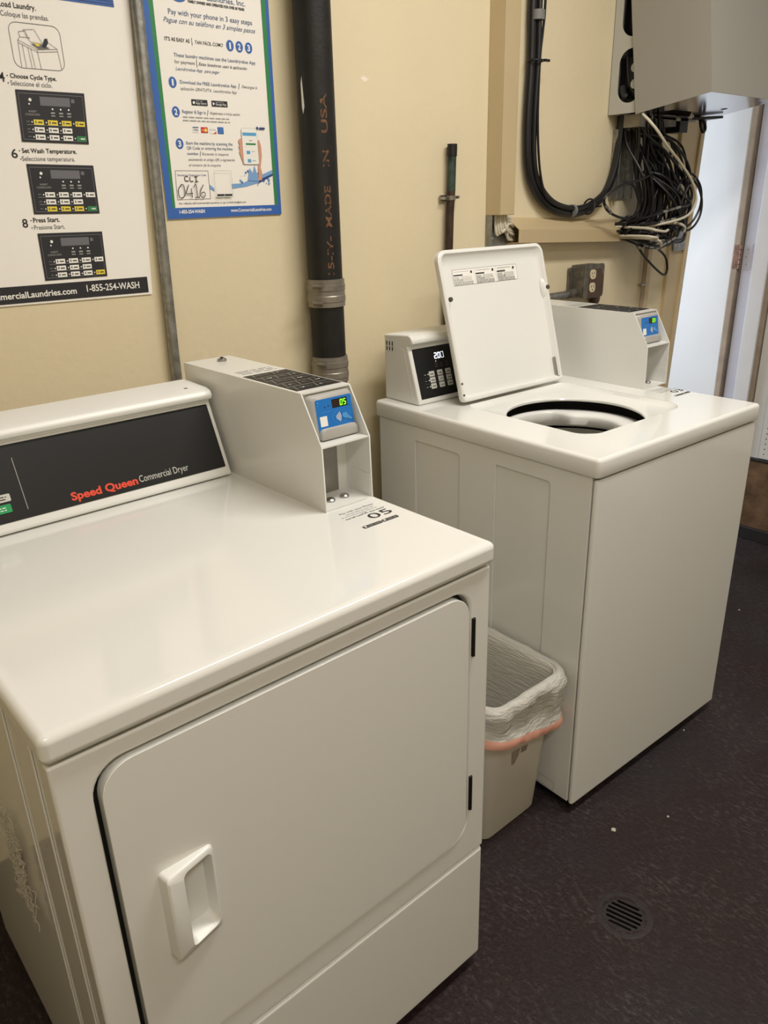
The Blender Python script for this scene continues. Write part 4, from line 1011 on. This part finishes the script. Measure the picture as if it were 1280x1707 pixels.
for i in range(18):      # denser strands falling straight down
    R_ = random.random
    x0 = 1.640+.125*(i/17); y0 = -.035-.075*R_(); x1 = 1.655+.120*(i/17)+.02*R_(); yb = -.05-.08*R_(); zl = 1.262+.050*((i*5) % 18)/18
    pts = [(x0, y0, 1.640), (x0+.006, y0-.006, 1.56), (x1, yb, 1.46), (x1+.02, yb-.008, 1.39-.02*R_()), (x1+.012, yb, 1.335-.03*R_()), (x1-.03, yb+.015, zl+.02), (1.672, -.015-.03*R_(), zl), (1.652, -.012-.026*R_(), zl-.002)]
    P = smooth_path(pts, 7)
    o = B().tube(P, .0044, CABLEBLK, 7).build('black_cable'); tagp(o, 'black coaxial cable in the tangle below the grey wiring cabinet', 'cable', 'tangled cables below the cabinet')
    if i % 3 == 0: conn(o, P[-17], P[-8])
for i in range(11):      # spliced ends in front, running left into the raceway
    R_ = random.random; G_ = random.gauss; zl = 1.225+.0115*i+G_(0, .006); yb = -.135-.03*R_()
    ze = 1.262+.052*i/11
    pts = [(1.69+.02*R_(), -.09, 1.47), (1.74+.08*R_(), yb, 1.40+G_(0, .015)), (1.79+.08*R_(), yb-.01, 1.345+G_(0, .014)), (1.775+.05*R_(), yb-.01, zl+.014), (1.71, yb, zl+.002), (1.655, yb+.02, zl*.6+ze*.4), (1.645, -.050, ze), (1.640, -.030, ze)]
    P = smooth_path(pts, 7)
    o = B().tube(P, .0040, CABLEBLK, 7).build('black_cable'); tagp(o, 'black coaxial cable in the tangle below the grey wiring cabinet', 'cable', 'tangled cables below the cabinet')
    a_ = 20+int(11*R_()); conn(o, P[a_], P[a_+6+int(3*R_())])
# loops that hang out of the tangle
loopL = [(1.72, -.10, 1.60), (1.80, -.12, 1.53), (1.7468, -.115, 1.4745), (1.6344, -.115, 1.4431), (1.5316, -.11, 1.4256), (1.4744, -.10, 1.3994), (1.4671, -.095, 1.3799), (1.5019, -.09, 1.3503), (1.5643, -.10, 1.3283), (1.6362, -.10, 1.328), (1.6675, -.10, 1.3592), (1.6497, -.10, 1.397), (1.601, -.11, 1.4287), (1.5576, -.108, 1.4362)]
P = smooth_path(loopL); o = B().tube(P, .0042, CABLEBLK, 8).build('black_cable'); tagp(o, 'black cable making a round loop at the left of the tangle', 'cable', 'tangled cables below the cabinet'); conn(o, P[51], P[58])
loopB = [(1.62, -.05, 1.285), (1.66, -.075, 1.2767), (1.70, -.08, 1.2431), (1.7558, -.08, 1.1993), (1.8589, -.08, 1.1411), (1.9173, -.08, 1.1199), (1.9285, -.08, 1.1468), (1.8899, -.085, 1.1913), (1.7798, -.09, 1.2383), (1.73, -.09, 1.262), (1.76, -.08, 1.30)]
P = smooth_path(loopB); o = B().tube(P, .0042, CABLEBLK, 8).build('black_cable'); tagp(o, 'black cable hanging in a pointed loop at the bottom of the tangle', 'cable', 'tangled cables below the cabinet'); conn(o, P[13], P[20])
for pts, lb in (([(1.590, -.130, 1.635), (1.606, -.170, 1.592), (1.665, -.185, 1.540), (1.755, -.190, 1.486), (1.838, -.190, 1.432), (1.878, -.190, 1.374), (1.842, -.188, 1.330), (1.745, -.180, 1.310), (1.665, -.130, 1.298), (1.64, -.035, 1.293)], 'long white cable sweeping down in front of the black tangle'),
                ([(1.640, -.03, 1.297), (1.640, -.15, 1.293), (1.650, -.185, 1.286), (1.690, -.190, 1.281), (1.730, -.180, 1.284)], 'short white cable leaving the top of the raceway end'),
                ([(1.64, -.03, 1.268), (1.635, -.15, 1.268), (1.655, -.18, 1.263), (1.685, -.17, 1.260)], 'short white cable at the middle of the raceway end'),
                ([(1.645, -.04, 1.262), (1.650, -.15, 1.260), (1.680, -.18, 1.252), (1.705, -.175, 1.232)], 'short white cable bending down at the raceway end'),
                ([(1.79, -.14, 1.302), (1.800, -.175, 1.303), (1.830, -.185, 1.290), (1.838, -.18, 1.274)], 'short white cable end at the right of the tangle')):
    o = B().tube(smooth_path(pts), .0044, CABLEWHT, 8).build('white_cable'); tagp(o, lb, 'cable')
k = B().box(2.058, 2.142, -.026, -.0225, 1.194, 1.290, GALV); bolt(k, 2.12, -.026, 1.265, .005, STEEL, 'y', -1)
o = k.build('metal_plate'); tagp(o, 'small grey metal plate on the tan casing right of the cables', 'plate')

# ------------------------------------------------------------------ outlet box
ob = thing('outlet_box', (1.5, 0, 1.13), 'square grey steel outlet box with brown duplex receptacle above the washer', 'outlet')
b = B(); b.loft([[(x, -.001, z) for x, z in rrect(-.058, .052, -.053, .053, .010, 4)], [(x, -.056, z) for x, z in rrect(-.058, .052, -.053, .053, .010, 4)]], BOXMETAL, True, True, True)
b.box(-.078, -.058, -.010, -.002, -.03, .045, BOXMETAL)
b.build('box', ob, bevel=.002)
b = B(); b.plate(rrect(-.060, .054, -.055, .055, .011, 4), [], -.0595, -.056, BOXMETAL, lambda a, c, t: (a, t, c)); b.build('cover_plate', ob, bevel=.001)
k = B(); k.plate([(-.034, -.055), (.036, -.055), (.052, -.040), (.052, .012), (.030, .040), (-.010, .040), (-.034, .012)], [], -.0602, -.0594, BROWNPLATE, lambda a, c, t: (a, t, c)); o = k.build('brown_plate', ob); o['label'] = 'dark brown plate around the sockets'
for z in (.0225, -.0200):
    k = B(); k.plate(rrect(-.0300, .0020, z-.0155, z+.0155, .011, 5), [], -.0625, -.0595, IVORY, lambda a, c, t: (a, t, c)); rc = k.build('receptacle', ob, bevel=.0008)
    pr = Print(lambda a, c, h: (a, -.0625-h, c)); pr.rect(-.0225, -.0200, z-.001, z+.008, SLOT); pr.rect(-.0085, -.0060, z-.001, z+.009, SLOT); pr.poly(circ(-.0142, z-.0075, .0026, 10), SLOT); pr.build('slots', rc)
b = B().tube([(1.16, -.022, 1.093), (1.444, -.022, 1.093)], .0115, GALV, 12); b.tube([(1.405, -.022, 1.093), (1.440, -.022, 1.093)], .015, BOXMETAL, 12)
o = b.build('outlet_conduit'); tagp(o, 'short horizontal steel conduit entering the left of the outlet box', 'conduit')
b = B().lathe([(.0001, 0), (.021, -.001), (.023, -.006), (.022, -.018), (.017, -.021), (.0001, -.022)], BROWNPLATE, 20, (1.578, -.002, 1.063), True, 'y')
o = b.build('round_cover'); tagp(o, 'round brown cap on the wall at the lower right of the outlet box', 'cap')

# ------------------------------------------------------------------ floor drain
fd = thing('floor_drain', (.302, -1.052, 0), 'round cast iron floor drain with slotted grate set in the dark floor', 'drain')
fd.rotation_euler = (0, 0, math.radians(-75))
B().lathe([(.0415, -.0005), (.0550, .0008), (.0580, .0002), (.0585, -.001)], GRATE, 40, (0, 0, 0), False).build('rim', fd)
gb = B(); holes = []
for k in range(6):
    y = -.0285+k*.0114; w = math.sqrt(max(0, .037**2-y*y)); holes.append(rrect(-w, w, y-.0031, y+.0031, .003, 3))
gb.plate(circ(0, 0, .0408, 40), holes, -.005, -.001, GRATE); gb.build('grate', fd)
B().lathe([(.0408, -.005), (.0408, -.055), (.0001, -.0555)], BLACK, 28, (0, 0, 0), False).build('drain_cup', fd)
# bits of lint on the floor
random.seed(9)
for i, (x, y, s_, lb) in enumerate(((.489, -.905, .009, 'larger white scrap on the floor in front of the bin'), (.62, -.97, .004, 'white speck on the floor in front of the washing machine'), (.95, -.83, .0035, 'white speck on the floor near the middle of the washer front'), (1.72, -.62, .005, 'white speck on the floor near the right of the washer'),)):
    b = B(); n = 9
    lp = [(x+s_*random.uniform(.5, 1)*math.cos(2*PI*k/n), y+s_*random.uniform(.5, 1)*math.sin(2*PI*k/n)) for k in range(n)]
    b.loft([[(a, c, .0003) for a, c in lp], [(x+(a-x)*.7, y+(c-y)*.7, .002) for a, c in lp]], LINT, True, True, True)
    o = b.build('paper_scrap'); tagp(o, lb, 'scrap', 'specks on the floor')

# ------------------------------------------------------------------ camera
cd = bpy.data.cameras.new('camera'); cam = bpy.data.objects.new('camera', cd); COL.objects.link(cam)
CX, CY, CZ, YAW, PIT, ROL, FPX = -.8294, -1.6280, 1.3967, -.7129, -.3826, -.0276, 1283.44
fw = Vector((-math.sin(YAW)*math.cos(PIT), math.cos(YAW)*math.cos(PIT), math.sin(PIT))); rt = Vector((math.cos(YAW), math.sin(YAW), 0)); up = rt.cross(fw)
r2 = rt*math.cos(ROL)+up*math.sin(ROL); u2 = up*math.cos(ROL)-rt*math.sin(ROL)
cam.matrix_world = Matrix(((r2.x, u2.x, -fw.x, CX), (r2.y, u2.y, -fw.y, CY), (r2.z, u2.z, -fw.z, CZ), (0, 0, 0, 1)))
cd.sensor_fit = 'VERTICAL'; cd.sensor_height = 36; cd.lens = FPX/1707*36; cd.clip_start = .02
scn.camera = cam

# ------------------------------------------------------------------ lights
def area(name, loc, target, sx, sy, power, col):
    l = bpy.data.lights.new(name, 'AREA'); l.shape = 'RECTANGLE'; l.size = sx; l.size_y = sy; l.energy = power; l.color = col
    o = bpy.data.objects.new(name, l); COL.objects.link(o); o.location = loc
    o.rotation_euler = (Vector(target)-Vector(loc)).to_track_quat('-Z', 'Y').to_euler(); return o
area('ceiling_lamp', (.62, -1.24, 2.70), (.62, -1.24, 0), 1.2, .28, 39, (1., .952, .900))
area('ceiling_lamp', (-.9, -2.4, 2.70), (-.9, -2.4, 0), 1.2, .28, 24, (1., .952, .900))
area('daylight', (1.80, 1.30, 1.45), (2.34, -.10, 1.2), .9, 1.8, 52, (.78, .88, 1.))
w = bpy.data.worlds.new('World'); scn.world = w; w.use_nodes = True
w.node_tree.nodes['Background'].inputs[0].default_value = (.8, .9, 1, 1); w.node_tree.nodes['Background'].inputs[1].default_value = .3

scn.view_settings.view_transform = 'Standard'; scn.view_settings.look = 'None'
scn.view_settings.exposure = 0.; scn.view_settings.gamma = 1.; scn.view_settings.use_curve_mapping = False
